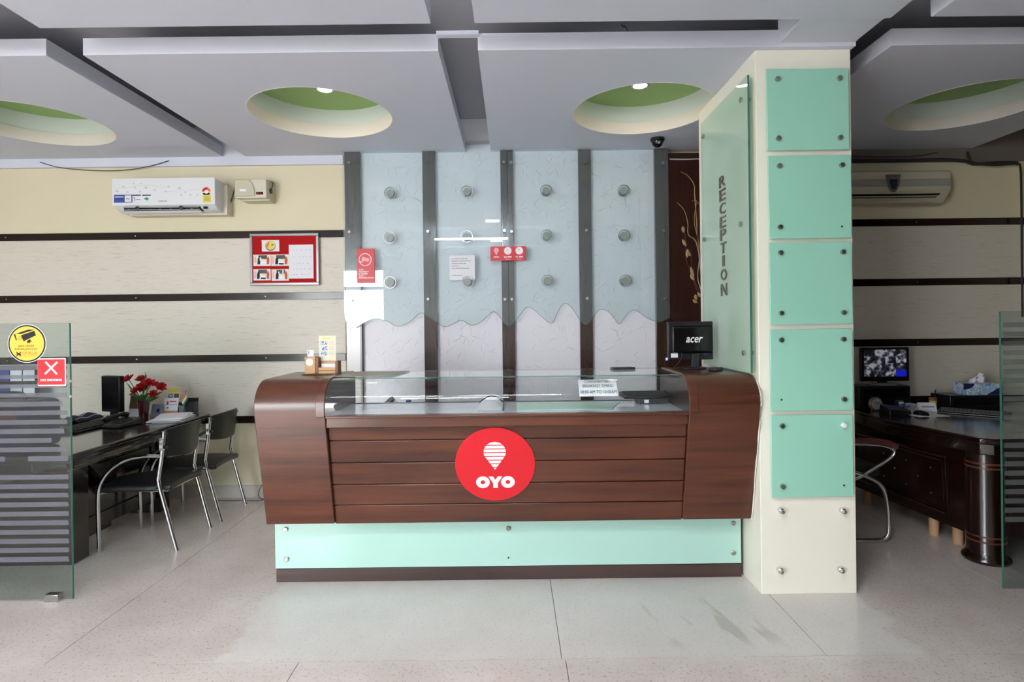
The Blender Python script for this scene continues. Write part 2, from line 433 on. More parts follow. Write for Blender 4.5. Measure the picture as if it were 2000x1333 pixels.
smear = ramp(noise(1.0, 3, 0.5, smp.outputs['Vector']), 0.60, (0, 0, 0, 1), 0.66, (1, 1, 1, 1))
smask = math2('MULTIPLY', math2('MULTIPLY', smooth_in(sx.outputs['X'], 0.55, 0.7), smooth_in(sx.outputs['X'], 1.25, 1.1)), math2('MULTIPLY', smooth_in(sx.outputs['Y'], 2.4, 2.55), smooth_in(sx.outputs['Y'], 3.1, 3.0)))
base = mixc(math2('MULTIPLY', math2('MULTIPLY', smear, smask), 0.45), base, lin((168, 160, 142)))
nt.links.new(base, b.inputs['Base Color']); b.inputs['Roughness'].default_value = 0.22
# print materials for small pictures
def printmat(name, cols, scale):
    m, nt, b = newmat(name); tc = nt.nodes.new('ShaderNodeTexCoord')
    n = nt.nodes.new('ShaderNodeTexNoise'); n.inputs['Scale'].default_value = scale; n.inputs['Detail'].default_value = 2
    nt.links.new(tc.outputs['Object'], n.inputs['Vector'])
    r = nt.nodes.new('ShaderNodeValToRGB'); r.color_ramp.interpolation = 'EASE'
    while len(r.color_ramp.elements) < len(cols): r.color_ramp.elements.new(0.5)
    for i, c in enumerate(cols):
        r.color_ramp.elements[i].position = 0 if i == 0 else 0.32+0.36*i/len(cols); r.color_ramp.elements[i].color = lin(c)
    nt.links.new(n.outputs['Fac'], r.inputs['Fac']); nt.links.new(r.outputs['Color'], b.inputs['Base Color']); b.inputs['Roughness'].default_value = 0.4
    return m, b, r, nt
printmat('photo_print', [(30, 30, 40), (120, 110, 110), (236, 232, 232), (170, 60, 60), (226, 214, 200), (40, 44, 60)], 26)
printmat('car_print', [(40, 50, 70), (100, 130, 170), (226, 230, 234), (70, 90, 130)], 60)
printmat('tissue_print', [(236, 238, 242), (120, 170, 214), (230, 234, 240), (160, 196, 224)], 22)
m, b, r, nt = printmat('camera_feed', [(14, 16, 20), (24, 26, 32), (48, 50, 60), (110, 112, 122), (200, 200, 210)], 22)
nt.links.new(r.outputs['Color'], b.inputs['Emission Color']); b.inputs['Emission Strength'].default_value = 0.22
oi = nt.nodes.new('ShaderNodeObjectInfo'); va = nt.nodes.new('ShaderNodeVectorMath'); va.operation = 'ADD'; sc_ = nt.nodes.new('ShaderNodeMath'); sc_.operation = 'MULTIPLY'; sc_.inputs[1].default_value = 90.0
nn_ = [q for q in nt.nodes if q.type == 'TEX_NOISE'][0]; tc_ = [q for q in nt.nodes if q.type == 'TEX_COORD'][0]
nt.links.new(oi.outputs['Random'], sc_.inputs[0]); nt.links.new(tc_.outputs['Object'], va.inputs[0]); nt.links.new(sc_.outputs[0], va.inputs[1]); nt.links.new(va.outputs[0], nn_.inputs['Vector'])
# ================================================================== setting
YW = 4.66
fl = MB().box(-4.7, 4.3, FRONT_Y-0.1, 4.8, -0.12, -0.012)
floor = struct('floor', fl, 'grout')
xs_back = [-4.7, -1.96, 0.19, 1.29, 2.52, 4.3]; xs_front = [-4.7, -3.1, -0.9, 0.205, 2.3, 4.3]
for (y0, y1, xs) in ((2.373, 4.8, xs_back), (0.2, 2.373, xs_front), (FRONT_Y-0.1, 0.2, xs_back)):
    for i in range(len(xs)-1):
        g = 0.0016
        part('floor_slab', MB().box(xs[i]+g, xs[i+1]-g, y0+g, y1-g, -0.012, 0.0), 'floor_stone', floor, smooth=False)
gr = struct('ground_outside', MB().box(-14, 14, -16, FRONT_Y-0.11, -0.2, -0.03), 'outside_ground')
wall_back = struct('wall_back', MB().box(-4.75, 4.35, YW, 4.82, 0, 3.1), 'cream_wall')
struct('wall_left', MB().box(-4.75, -4.6, FRONT_Y, YW, 0, 3.1), 'white_wall')
struct('wall_right', MB().box(2.75, 2.9, FRONT_Y, 2.86, 0, 3.1), 'panel_wood')  # unseen wall, its dark wood added to cut bounce light into the office
struct('wall_office_right', MB().box(4.2, 4.35, 2.86, YW, 0, 3.1), 'cream_wall')
struct('wall_office_front', MB().box(2.9, 4.35, 2.72, 2.86, 0, 3.1), 'panel_wood')  # also unseen, dark wood chosen to keep the side office dim
x0, x1, z0, z1 = OPEN
wf = MB().box(-4.75, x0, FRONT_Y-0.15, FRONT_Y, 0, 3.1).box(x1, 2.9, FRONT_Y-0.15, FRONT_Y, 0, 3.1).box(x0, x1, FRONT_Y-0.15, FRONT_Y, z1, 3.1)
wall_front = struct('wall_front', wf, 'white_wall')
for i in range(3):
    xx = x0+(x1-x0)*i/2
    part('mullion', MB().box(xx-0.03, xx+0.03, FRONT_Y-0.1, FRONT_Y-0.03, 0, z1), 'white_plastic', wall_front)
part('transom', MB().box(x0, x1, FRONT_Y-0.1, FRONT_Y-0.03, 2.1, 2.16), 'white_plastic', wall_front)

# --- back wall: laminate boards between dark strips
def band(v0, v1, ua, ub):
    um = (ua+ub)/2
    return W(um, v1, YW).z, W(um, v0, YW).z
xl0, xl1 = -4.6, W(674, 500, YW).x
xr0, xr1 = 0.9, 4.2
tl = [W(335, 461, YW).z, W(335, 581.5, YW).z, W(335, 701.5, YW).z, W(470, 819.5, YW).z]
trr = [W(1830, 434.5, YW).z, W(1830, 551, YW).z, W(1830, 668.5, YW).z, W(1830, 780, YW).z]
HT = 0.029
k = 1
for xs, ts in (((xl0, xl1), tl), ((1.74, xr1), trr)):
    for i, z in enumerate(ts):
        tr = struct('trim_%d' % k, MB().box(xs[0], xs[1], YW-0.018, YW, z-HT, z+HT), 'dark_trim', bevel=0.002); k += 1
        for xx in [xs[0]+0.5+1.05*q for q in range(3)]:
            if xx < xs[1]-0.1:
                part('screw', MB().lathe([(0.006, 0), (0.006, -0.002), (0.003, -0.003)], (xx, YW-0.018, z), 10, 'y'), 'steel', tr)
    for i in range(3):
        part('laminate_board', MB().box(xs[0], xs[1], YW-0.008, YW, ts[i+1]+HT, ts[i]-HT), 'laminate', wall_back, smooth=False)
struct('baseboard_back', MB().box(xl0, -1.3, YW-0.014, YW, 0, 0.10), 'marble_skirt')
struct('trim_%d' % k, MB().box(xl0, xl1, YW-0.03, YW, W(300, 327, YW).z, 3.0), 'ceiling_paint'); k += 1
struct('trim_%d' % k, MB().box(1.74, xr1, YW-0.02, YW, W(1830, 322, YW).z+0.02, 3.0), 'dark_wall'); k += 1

# --- feature wall behind the counter
YP, YS, YG = 4.585, 4.545, 4.505
def fx(u, D=YS, v=560): return W(u, v, D).x
strips = [(675, 703), (827.5, 853), (980, 1004.5), (1132, 1157), (1281, 1307)]
sxs = [(fx(a), fx(b)) for a, b in strips]
for i, (a, b2) in enumerate(sxs):
    part('wood_strip', MB().box(a, b2, YS, YW, 0, 2.83), 'strip_wood', wall_back, bevel=0.003)
for i in range(4):
    part('crease_panel', MB().box(sxs[i][1], sxs[i+1][0], YP, YW, 0, 2.83), 'crease_paper', wall_back, smooth=False)
part('wood_panel', MB().box(sxs[4][1], 1.74, YP-0.01, YW, 0, 2.74), 'panel_wood', wall_back)
part('beading', MB().box(sxs[0][1]-0.002, sxs[0][1]+0.012, YS-0.004, YW, 0, 2.83), 'dark_trim', wall_back)

struct('trim_%d' % k, MB().box(sxs[0][0], 1.74, YP-0.05, YW, 2.83, 3.02), 'ceiling_slab'); k += 1
# --- ceiling: slab above, hanging plaster panels with round recesses
ZP, TP = 2.77, 0.085
ceiling = struct('ceiling', MB().box(-4.75, 4.35, FRONT_Y-0.15, 4.82, 3.02, 3.12), 'ceiling_slab')
def hole_panel(x0, x1, y0, y1, c, r, lit=True):
    n = 64
    angs = [2*PI*i/n for i in range(n)]
    for (px, py) in ((x0, y0), (x1, y0), (x1, y1), (x0, y1)):
        angs.append(math.atan2(py-c[1], px-c[0]) % (2*PI))
    angs = sorted(set(round(a, 6) for a in angs))
    inner, outer = [], []
    for a in angs:
        ca, sa = math.cos(a), math.sin(a)
        t = min([((x1 if ca > 0 else x0)-c[0])/ca if abs(ca) > 1e-7 else 1e9, ((y1 if sa > 0 else y0)-c[1])/sa if abs(sa) > 1e-7 else 1e9])
        inner.append((c[0]+r*ca, c[1]+r*sa)); outer.append((c[0]+t*ca, c[1]+t*sa))
    L = []
    for pts, z in ((inner, ZP), (outer, ZP), (outer, ZP+TP), (inner, ZP+TP)):
        L.append([Vector((p[0], p[1], z)) for p in pts])
    mb = MB(); mb.rings(L, False, True)
    p = part('ceiling_panel', mb, 'ceiling_paint', ceiling)
    def hoop(ri, ro, za, zb):
        q = MB(); q.rings([[Vector((c[0]+rr*math.cos(2*PI*i/n), c[1]+rr*math.sin(2*PI*i/n), z)) for i in range(n)] for rr, z in ((ri, za), (ro, za), (ro, zb), (ri, zb))], False, True); return q
    part('recess_rim', hoop(r-0.004, r+0.002, ZP-0.001, ZP+TP), 'cream_rim', p)
    part('recess_wall', hoop(r+0.008, r+0.03, ZP+TP, ZP+TP+0.125), 'white_band', p)
    part('recess_cap', MB().lathe([(r+0.02, ZP+TP+0.118), (r+0.02, ZP+TP+0.13)], (c[0], c[1], 0), n), 'green_paint', p)
cols = [(-4.12, -2.325), (-2.14, -0.355), (-0.155, 1.745), (1.925, 3.75)]
rows = [(2.875, 4.64), (0.86, 2.612), (-1.15, 0.60), (-2.75, -1.42)]
for ci, (a, b2) in enumerate(cols):
    for ri, (y0, y1) in enumerate(rows):
        if ci == 3 and ri > 0: b3 = 2.74
        else: b3 = b2
        if ri < 3 and not (ci == 3 and ri > 0):
            cx = {0: -3.2, 1: -1.225, 2: 0.87, 3: 2.98}[ci]
            cy = {0: 3.74, 1: 1.72, 2: -0.28}[ri]
            if ci == 0 and ri == 0: cy = 3.86
            hole_panel(a, b3, y0, y1, (cx, cy), 0.452)
        else:
            part('ceiling_panel', MB().box(a, b3, y0, y1, ZP, ZP+TP), 'ceiling_paint', ceiling, bevel=0.008)
part('ceiling_drop', MB().box(1.36, 1.745, 2.60, 2.89, ZP+0.02, ZP+0.14), 'ceiling_paint', ceiling, bevel=0.004)
part('gap_closer', MB().box(-0.36, -0.15, 2.845, 2.88, ZP+0.066, ZP+0.086), 'ceiling_paint', ceiling)
part('gap_batten', MB().box(-1.95, -0.45, 2.62, 2.80, ZP+0.17, ZP+0.25), 'ceiling_slab', ceiling)
part('gap_batten', MB().box(0.02, 1.30, 2.62, 2.80, ZP+0.17, ZP+0.25), 'ceiling_slab', ceiling)
def downlight(x, y, label):
    t = thing('downlight', label, 'light', (x, y, ZP+TP+0.118-0.012), 0, 'ceiling downlights')
    z = ZP+TP+0.118
    part('trim_ring', MB().rings([[Vector((x+r*math.cos(2*PI*i/32), y+r*math.sin(2*PI*i/32), zz)) for i in range(32)] for r, zz in ((0.046, z), (0.062, z), (0.058, z-0.010), (0.046, z-0.012))], False, True), 'steel', t)
    part('lamp_face', MB().lathe([(0.047, z-0.003), (0.047, z-0.008)], (x, y, 0), 32), 'bulb', t)
downlight(-1.225, 3.80, 'lit round downlight in green recess above the noticeboard side of counter')
downlight(0.87, 3.80, 'lit round downlight in green recess next to the pillar')

# --- tube lights sitting in the ceiling gaps above and behind the viewer
plain('tube_glow', (255, 255, 255), 0.5, emit=(246, 250, 255), es=TUBE)
def tube_light(x, y, label):
    z = ZP+0.10
    t = thing('tube_light', label, 'light', (x, y, z-0.02), 0, 'tube lights in the ceiling gaps')
    part('batten', MB().box(x-0.58, x+0.58, y-0.03, y+0.03, z+0.02, z+0.055), 'white_plastic', t, bevel=0.003)
    part('tube', MB().tube([(x-0.56, y, z), (x+0.56, y, z)], 0.014, 12), 'tube_glow', t)
    for s_ in (-1, 1): part('lamp_holder', MB().box(x+s_*0.57-0.012, x+s_*0.57+0.012, y-0.018, y+0.018, z-0.02, z+0.021), 'white_plastic', t)
for gy in (0.73, -1.285):
    for gx, w_ in ((-1.25, 'the striped partition'), (0.02, 'the pillar')):
        tube_light(gx, gy, 'tube light in the ceiling gap %s on the side of %s' % ('before the entrance' if gy < 0 else 'over the lobby', w_))
x_, y_ = -0.62, 0.05
t = thing('tube_light', 'tube light mounted under the ceiling panel over the lobby', 'light', (x_, y_, ZP-0.06))
part('batten', MB().box(x_-0.60, x_+0.60, y_-0.03, y_+0.03, ZP-0.035, ZP), 'white_plastic', t, bevel=0.003)
part('tube', MB().tube([(x_-0.58, y_, ZP-0.055), (x_+0.58, y_, ZP-0.055)], 0.014, 12), 'tube_glow', t)
for s_ in (-1, 1): part('lamp_holder', MB().box(x_+s_*0.59-0.012, x_+s_*0.59+0.012, y_-0.018, y_+0.018, ZP-0.073, ZP-0.034), 'white_plastic', t)
# --- pillar
PX0, PX1, PY0, PY1 = 1.252, 1.737, 2.907, 3.79
pillar = struct('pillar', MB().box(PX0, PX1, PY0, PY1, 0, ZP), 'pillar_paint', bevel=0.004)
bolt_me = None
def bolt(parent, p, nrm='y', r=0.013, l=0.016, mat='steel', name='bolt'):
    """round stud head facing -y (or -x)"""
    mb = MB()
    if nrm == 'y': mb.lathe([(r*0.8, 0), (r, -0.002), (r, -l*0.8), (r*0.82, -l)], p, 14, 'y')
    else: mb.lathe([(r*0.8, 0), (r, -0.002), (r, -l*0.8), (r*0.82, -l)], p, 14, 'x')
    return part(name, mb, mat, parent)
vs = [(134, 293), (303.5, 466), (473, 634), (643, 803), (811, 972)]
us = [(1498, 1658.5), (1501.5, 1663), (1503.5, 1665), (1505, 1666), (1506.5, 1667)]
missing = {(1, 3), (3, 2), (4, 3)}
for i in range(5):
    um = (us[i][0]+us[i][1])/2; vm = (vs[i][0]+vs[i][1])/2; D = PY0-0.028
    a = W(us[i][0], vm, D).x; b2 = W(us[i][1], vm, D).x; zt = W(um, vs[i][0], D).z; zb = W(um, vs[i][1], D).z
    p = part('mint_panel', MB().box(a, b2, D, D+0.010, zb, zt), 'mint_glass_pillar', pillar, bevel=0.003)
    q = 0
    for (xx, zz) in ((a+0.053, zt-0.053), (b2-0.05, zt-0.053), (a+0.053, zb+0.058), (b2-0.05, zb+0.058)):
        part('standoff', MB().lathe([(0.008, 0), (0.008, 0.018)], (xx, D+0.010, zz), 10, 'y'), 'steel', p)
        if (i, q) in missing: bolt(p, (xx, D+0.0005, zz), r=0.005, l=0.001, mat='dark_hole', name='bolt_hole')
        else: bolt(p, (xx, D, zz), mat='sign_white' if (i, q) == (4, 1) else 'steel')
        q += 1
for (u, v) in ((1525, 998), (1645, 998), (1523, 1114), (1641, 1113)):
    pt = W(u, v, PY0-0.01)
    s = part('standoff', MB().lathe([(0.014, 0), (0.014, -0.022), (0.010, -0.026), (0.010, -0.036)], (pt.x, PY0, pt.z), 14, 'y'), 'chrome', pillar)
    part('screw', MB().lathe([(0.006, 0), (0.006, -0.006)], (pt.x, PY0-0.036, pt.z), 10, 'y'), 'steel', s)
# ================================================================== reception counter
CXL, CXR = -1.303, 1.243           # outer ends
IXL, IXR = W(634, 820, 2.87).x, W(1347, 805, 2.87).x   # inner edges of the end caps
ZT = 1.117
YB = 3.44                          # back edge of the counter top
def profile(off=0.0, zb=0.352, yb=3.005):
    """front outline of counter seen from the side, (y, z); off moves it inwards"""
    pts = [(yb+off, zb), (2.87+off, 0.965)]
    pts += [(3.01-(0.14-off)*math.cos(t), 0.977+(0.14-off)*math.sin(t)) for t in [PI/2*i/10 for i in range(1, 11)]]
    return pts
counter = thing('reception_counter', 'long dark wooden reception counter with curved ends and glass top before the pillar', 'counter', ((CXL+CXR)/2, 3.2, 0))
def cap(xa, xb):
    po_ = profile(); pi_ = profile(0.03)
    poly = po_+[(YB, ZT), (YB, ZT-0.03)]+list(reversed([(y, z) for y, z in pi_]))
    return MB().prism(poly, lambda a, b, d: Vector((d, a, b)), xa, xb)
def cheek(xa, xb):
    poly = profile(0.02)+[(YB, ZT-0.02), (YB, 0.352)]
    return MB().prism(poly, lambda a, b, d: Vector((d, a, b)), xa, xb)
for xa, xb, inner in ((CXL, IXL, 1), (IXR, CXR, -1)):
    c1 = part('end_cap', cap(xa, xb), 'counter_wood', counter, bevel=0.004)
    e0 = xb-0.045 if inner > 0 else xa; e1 = xb if inner > 0 else xa+0.045
    # raised bead along the inner edge of the curved cap
    po_ = [q for q in profile(-0.006) if q[1] > 0.9]; po_[0] = (2.866, 0.935)
    pi_ = [q for q in profile(0.002) if q[1] > 0.9]; pi_[0] = (2.872, 0.935)
    poly = po_+[(YB-0.04, ZT+0.006), (YB-0.04, ZT-0.002)]+list(reversed(pi_))
    part('edge_bead', MB().prism(poly, lambda a, b, d: Vector((d, a, b)), e0, e1), 'counter_wood', counter, bevel=0.002)
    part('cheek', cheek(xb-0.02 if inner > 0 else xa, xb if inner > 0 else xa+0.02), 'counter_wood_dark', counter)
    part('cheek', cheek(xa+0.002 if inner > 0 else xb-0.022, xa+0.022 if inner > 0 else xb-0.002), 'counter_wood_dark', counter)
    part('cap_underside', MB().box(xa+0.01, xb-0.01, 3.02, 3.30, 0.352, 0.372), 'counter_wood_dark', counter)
# horizontal boards of the front, each leaning back towards the floor
YF0, YF1 = 2.905, 3.025            # at z 0.93 and at z 0.36
def yf(z): return YF1+(YF0-YF1)*(z-0.36)/(0.93-0.36)
vb = [831, 857.7, 901, 943.5, 983.5, 1020.5]
zb = []
for v in vb:
    z = 0.6
    for _ in range(20): z = W(1000, v, yf(z)).z
    zb.append(z)
for i in range(5):
    za, zc = zb[i+1], zb[i]
    g = 0.0022
    a = [Vector((IXL, yf(zc-g), zc-g)), Vector((IXR, yf(zc-g), zc-g)), Vector((IXR, yf(za+g), za+g)), Vector((IXL, yf(za+g), za+g))]
    part('front_plank', MB().hexa(a, [p+Vector((0, 0.018, 0)) for p in a]), 'counter_wood', counter, bevel=0.003)
a = [Vector((IXL, yf(zb[0])+0.012, zb[0])), Vector((IXR, yf(zb[0])+0.012, zb[0])), Vector((IXR, yf(zb[5])+0.012, zb[5])), Vector((IXL, yf(zb[5])+0.012, zb[5]))]
part('front_backing', MB().hexa(a, [p+Vector((0, 0.02, 0)) for p in a]), 'counter_wood_dark', counter)
part('front_rail', MB().box(IXL, IXR, 2.888, 2.93, zb[0]-0.001, 0.935), 'counter_wood', counter, bevel=0.005)
part('rail_lip', MB().box(IXL, IXR, 2.875, 2.93, 0.925, 0.938), 'counter_wood', counter, bevel=0.003)
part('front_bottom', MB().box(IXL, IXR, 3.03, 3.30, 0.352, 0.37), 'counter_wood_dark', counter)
# inside: display shelf and the staff worktop behind it
part('display_shelf', MB().box(IXL, IXR, 2.93, 3.36, 0.915, 0.933), 'shelf_white', counter, bevel=0.002)
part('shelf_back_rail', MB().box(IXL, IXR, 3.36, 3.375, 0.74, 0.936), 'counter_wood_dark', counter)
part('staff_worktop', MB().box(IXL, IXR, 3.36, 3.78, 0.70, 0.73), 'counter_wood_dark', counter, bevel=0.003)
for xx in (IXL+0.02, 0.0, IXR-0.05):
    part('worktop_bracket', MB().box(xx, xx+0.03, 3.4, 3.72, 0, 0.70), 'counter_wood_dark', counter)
# curved glass: front bend and flat top
pts = [(2.880, 0.938)]+[q for q in profile() if q[1] > 0.96]
pts = [(2.874, 0.938), (2.871, 0.965)]+[(3.01-0.139*math.cos(t), 0.977+0.139*math.sin(t)) for t in [PI/2*i/12 for i in range(1, 13)]]
rowsg = [[(IXL+0.001, y, z) for y, z in pts], [(IXR-0.001, y, z) for y, z in pts]]
inn = [(y+0.007*(1 if z < 0.98 else math.cos(min(1, (z-0.977)/0.14)*PI/2)), z-0.007*(0 if z < 0.98 else min(1, (z-0.977)/0.14))) for y, z in pts]
gm = MB(); n_ = len(pts)
poly = pts+list(reversed(inn))
gm.prism(poly, lambda a, b, d: Vector((d, a, b)), IXL+0.001, IXR-0.001)
part('bent_glass', gm, 'counter_glass', counter)
tg = part('top_glass', MB().box(IXL+0.001, IXR-0.001, 3.012, YB+0.005, ZT-0.008, ZT), 'counter_glass', counter)
part('glass_edge', MB().box(IXL+0.001, IXR-0.001, YB+0.005, YB+0.008, ZT-0.008, ZT), 'glass_edge', counter)
part('glass_joint', MB().box(IXL+0.001, IXR-0.001, 3.010, 3.0115, ZT-0.007, ZT-0.001), 'glass_edge', counter)
pl_ = [(y-0.001, z) for y, z in profile()][:8]
for ya_, yb2_ in ((0, 2), (1, 8)):
    pts_ = [Vector((CXR+0.0015, y+0.002, z)) for y, z in pl_[ya_:yb2_]]
    fine = []
    for q0, q1 in zip(pts_[:-1], pts_[1:]):
        for s_ in range(8): fine.append(q0.lerp(q1, s_/8)+Vector((random.uniform(0, .003), random.uniform(-.006, .002), 0)))
    part('caulk_bead', MB().tube(fine, [random.uniform(0.0015, 0.0042) for _ in fine], 6), 'caulk', counter)
# base
b0 = G(541, 1137); b1 = G(1450, 1129)
BX0, BX1, BY = b0.x, min(b1.x, PX0-0.004), 3.11
part('base_carcass', MB().box(BX0+0.01, BX1, BY+0.02, 3.34, 0, 0.352), 'counter_wood_dark', counter)
part('plinth', MB().box(BX0, BX1, BY, BY+0.02, 0, 0.072), 'plinth_wood', counter, bevel=0.002)
mp_ = part('base_panel', MB().box(BX0-0.003, BX1-0.002, BY-0.004, BY+0.008, 0.076, 0.352), 'mint_glass_base', counter, bevel=0.002)
for (u, v, full) in ((558, 1034, 1), (560, 1092, 1), (993, 1032, 1), (993, 1090, 0), (1432, 1080, 1), (1432, 1022, 1)):
    p = W(u, v, BY-0.004)
    if full: bolt(mp_, (p.x, BY-0.004, p.z), l=0.010)
    else: bolt(mp_, (p.x, BY-0.0035, p.z), r=0.005, l=0.001, mat='dark_hole', name='bolt_hole')

# --- round red sign on the front boards
sc = None
zc = 0.66
for _ in range(30): zc = W(967, 907, yf(zc)).z
xc = W(967, 907, yf(zc)).x
upv = Vector((0, YF0-YF1, 0.93-0.36)).normalized(); nrm = XR.cross(upv)      # nrm points to the viewer
C0 = Vector((xc, yf(zc), zc))+nrm*0.0005
sign = thing('round_sign', 'round red sign with white pin emblem on the counter front', 'sign', (xc, yf(zc-0.2)-0.002, zc-0.2))
def on_sign(a, b, d): return C0+XR*a+upv*b+nrm*d
R_ = 0.206
part('disc', MB().prism([(R_*math.cos(2*PI*i/96), R_*0.985*math.sin(2*PI*i/96)) for i in range(96)], on_sign, 0.0, 0.006), 'sign_red', sign)
S = R_/590.0                       # crop pixels to metres; crop centre 640, 645
def cp(x, y): return ((x-640)*S, (640-y)*S)
def pin_half(y):
    """half width of the drop emblem at crop height y"""
    if y < 280 or y > 722: return 0.0
    cy, r = 443, 163
    if y < 500: return math.sqrt(max(0, r*r-((y-cy))**2)) if y > cy-163 else 0
    h500 = math.sqrt(r*r-(57)**2)
    return h500*(722-y)/(722-500)
for k_ in range(8):
    y0 = 280+59*k_; y1 = y0+45
    if k_ == 7: y1 = 722
    ys_ = [y0+(y1-y0)*i/6 for i in range(7)]
    L = [(-pin_half(y)+638, y) for y in ys_]; Rr = [(pin_half(y)+638, y) for y in reversed(ys_)]
    pol = [cp(*q) for q in L+Rr]
    part('pin_stripe', MB().prism(pol, on_sign, 0.0061, 0.0066), 'sign_white', sign, smooth=False)
for cx_ in (454, 826):
    n = 48; rs_ = []
    for rx, ry, d in ((34, 33, 0.0061), (102, 94, 0.0061), (102, 94, 0.0066), (34, 33, 0.0066)):
        rs_.append([on_sign(*cp(cx_+rx*math.cos(2*PI*i/n), 921+ry*math.sin(2*PI*i/n)), d) for i in range(n)])
    part('letter_o', MB().rings(rs_, False, True), 'sign_white', sign)
yp = [(540, 830), (606, 830), (640, 885), (676, 830), (742, 830), (676, 938), (676, 1014), (606, 1014), (606, 938)]
part('letter_y', MB().prism([cp(*q) for q in yp], on_sign, 0.0061, 0.0066), 'sign_white', sign, smooth=False)

# ================================================================== glass sheets on the feature wall
def sheet(label, bottom, ztop, uA, uB, bolts, knobs):
    D = YG
    poly = [(W(u, v, D).x, W(u, v, D).z) for u, v in bottom]
    xa, xb = poly[0][0], poly[-1][0]
    sm = smooth_path([Vector((p[0], p[1], 0)) for p in poly], 4)
    poly = [(p.x, p.y) for p in sm]
    t = thing('glass_panel', label, 'glass panel', ((xa+xb)/2, D, min(p[1] for p in poly)))
    mb = MB(); n = len(poly)
    # strips from the wavy edge to the straight top, so that every face stays convex
    rows_ = [[(x, D, z) for x, z in poly], [(x, D, ztop) for x, z in poly]]
    mb.grid(rows_, (0, 0.010, 0))
    pane = part('pane', mb, 'wall_glass', t, smooth=False)
    part('lower_edge', MB().tube([(x, D+0.005, z-0.001) for x, z in poly], 0.0018, 6), 'glass_edge', t)
    for (u, v, ok) in bolts:
        p = W(u, v, D)
        part('standoff', MB().lathe([(0.009, 0), (0.009, YS-D-0.010)], (p.x, D+0.010, p.z), 10, 'y'), 'steel', t)
        if ok: bolt(t, (p.x, D, p.z), r=0.0125, l=0.012, mat='chrome')
        else: bolt(t, (p.x, D, p.z), r=0.011, l=0.002, mat='dark_grey_plastic', name='bolt_hole')
    for (u, v) in knobs:
        p = W(u, v, D-0.02)
        kb = part('round_knob', MB().lathe([(0.030, 0.0), (0.046, -0.002), (0.046, -0.012), (0.043, -0.015)], (p.x, D, p.z), 32, 'y'), 'knob_glass', t)
        part('knob_core', MB().lathe([(0.029, -0.001), (0.031, -0.004), (0.029, -0.008)], (p.x, D, p.z), 28, 'y'), 'grey_knob', kb)
        part('knob_spacer', MB().lathe([(0.027, 0.011), (0.027, YP-D)], (p.x, D, p.z), 24, 'y'), 'grey_knob', kb)
        part('knob_ring', MB().ring_disc((p.x, p.z), 0.0468, 0.0440, D-0.0158, D-0.001, 36), 'steel', kb)
    return t
plain('grey_knob', (150, 158, 152), 0.35)
def c6(pts): return [(640+x/2.6316, 290+y/2.6316) for x, y in pts]
bl = c6([(85, 850), (90, 880), (105, 903), (140, 920), (175, 903), (235, 876), (300, 886), (360, 914), (420, 892), (475, 846), (510, 860), (560, 893), (600, 917), (650, 899), (690, 884), (740, 909), (790, 889), (850, 840), (885, 866), (912, 902), (930, 911)])
br = c6([(934, 911), (955, 897), (980, 868), (1018, 820), (1050, 822), (1105, 868), (1150, 898), (1180, 846), (1205, 805), (1232, 798), (1265, 832), (1300, 885), (1330, 906), (1362, 874), (1396, 830), (1440, 836), (1475, 874), (1500, 903), (1525, 870), (1556, 836), (1590, 834), (1640, 870), (1690, 890), (1725, 886), (1760, 868)])
def wb(l): return [(640+x/2.6316, 290+y/2.6316, ok) for x, y, ok in l]
gl_l = sheet('pale green glass sheet with wavy lower edge nearer the red noticeboard', bl, 2.83, 672, 994,
      wb([(110, 75, 1), (112, 430, 1), (122, 780, 1), (515, 75, 0), (515, 427, 1), (517, 776, 1), (905, 72, 1), (908, 423, 1), (911, 776, 1)]),
      [(761.5, 377), (760.5, 464), (761.5, 552), (911.5, 374), (911.5, 462), (913, 551)])
gl_r = sheet('pale green glass sheet with wavy lower edge nearer the pillar', br, 2.765, 995, 1309,
      wb([(942, 73, 1), (945, 428, 1), (946, 776, 1), (1323, 75, 1), (1329, 422, 1), (1333, 772, 1), (1722, 76, 1), (1727, 424, 1), (1732, 774, 1)]),
      [(1067, 372), (1068, 460), (1069.5, 548.5), (1218.7, 372), (1220, 460), (1222, 548.5)])

# --- signs taped to the glass sheets
def flat_at(u0, u1, v0, v1, D):
    a = W(u0, (v0+v1)/2, D).x; b2 = W(u1, (v0+v1)/2, D).x; zt = W((u0+u1)/2, v0, D).z; zb2 = W((u0+u1)/2, v1, D).z
    return a, b2, zb2, zt
D = YG-0.006
a, b2, z0, z1 = flat_at(697, 731.5, 486, 553, D)
s = thing('camera_notice', 'upright red notice with white camera emblem on the glass sheet', 'sign', ((a+b2)/2, D, z0))
part('board', MB().box(a, b2, D, YG-0.0006, z0, z1), 'sign_red', s, bevel=0.001)
w_, h_ = b2-a, z1-z0; cx_, cz_ = (a+b2)/2-0.004, z1-h_*0.32
part('emblem_ring', MB().ring_disc((cx_, cz_), 0.050, 0.045, D-0.0009, D-0.0003), 'sign_white', s)
rot = lambda x, z, t=-0.28: (cx_+x*math.cos(t)-z*math.sin(t), cz_+z*math.cos(t)+x*math.sin(t))
def flatpoly(pts, y0, y1): return MB().prism(pts, lambda p, q, d: Vector((p, d, q)), y0, y1)
part('camera_emblem', flatpoly([rot(-0.026, 0.016), rot(0.03, 0.016), rot(0.03, -0.01), rot(-0.026, -0.01)], D-0.0009, D-0.0003), 'sign_pink', s, smooth=False)
part('bracket_emblem', flatpoly([(cx_-0.040, cz_-0.012), (cx_-0.032, cz_-0.026), (cx_-0.010, cz_-0.008), (cx_-0.014, cz_-0.004), (cx_-0.031, cz_-0.018), (cx_-0.036, cz_-0.010)], D-0.0009, D-0.0003), 'sign_white', s, smooth=False)
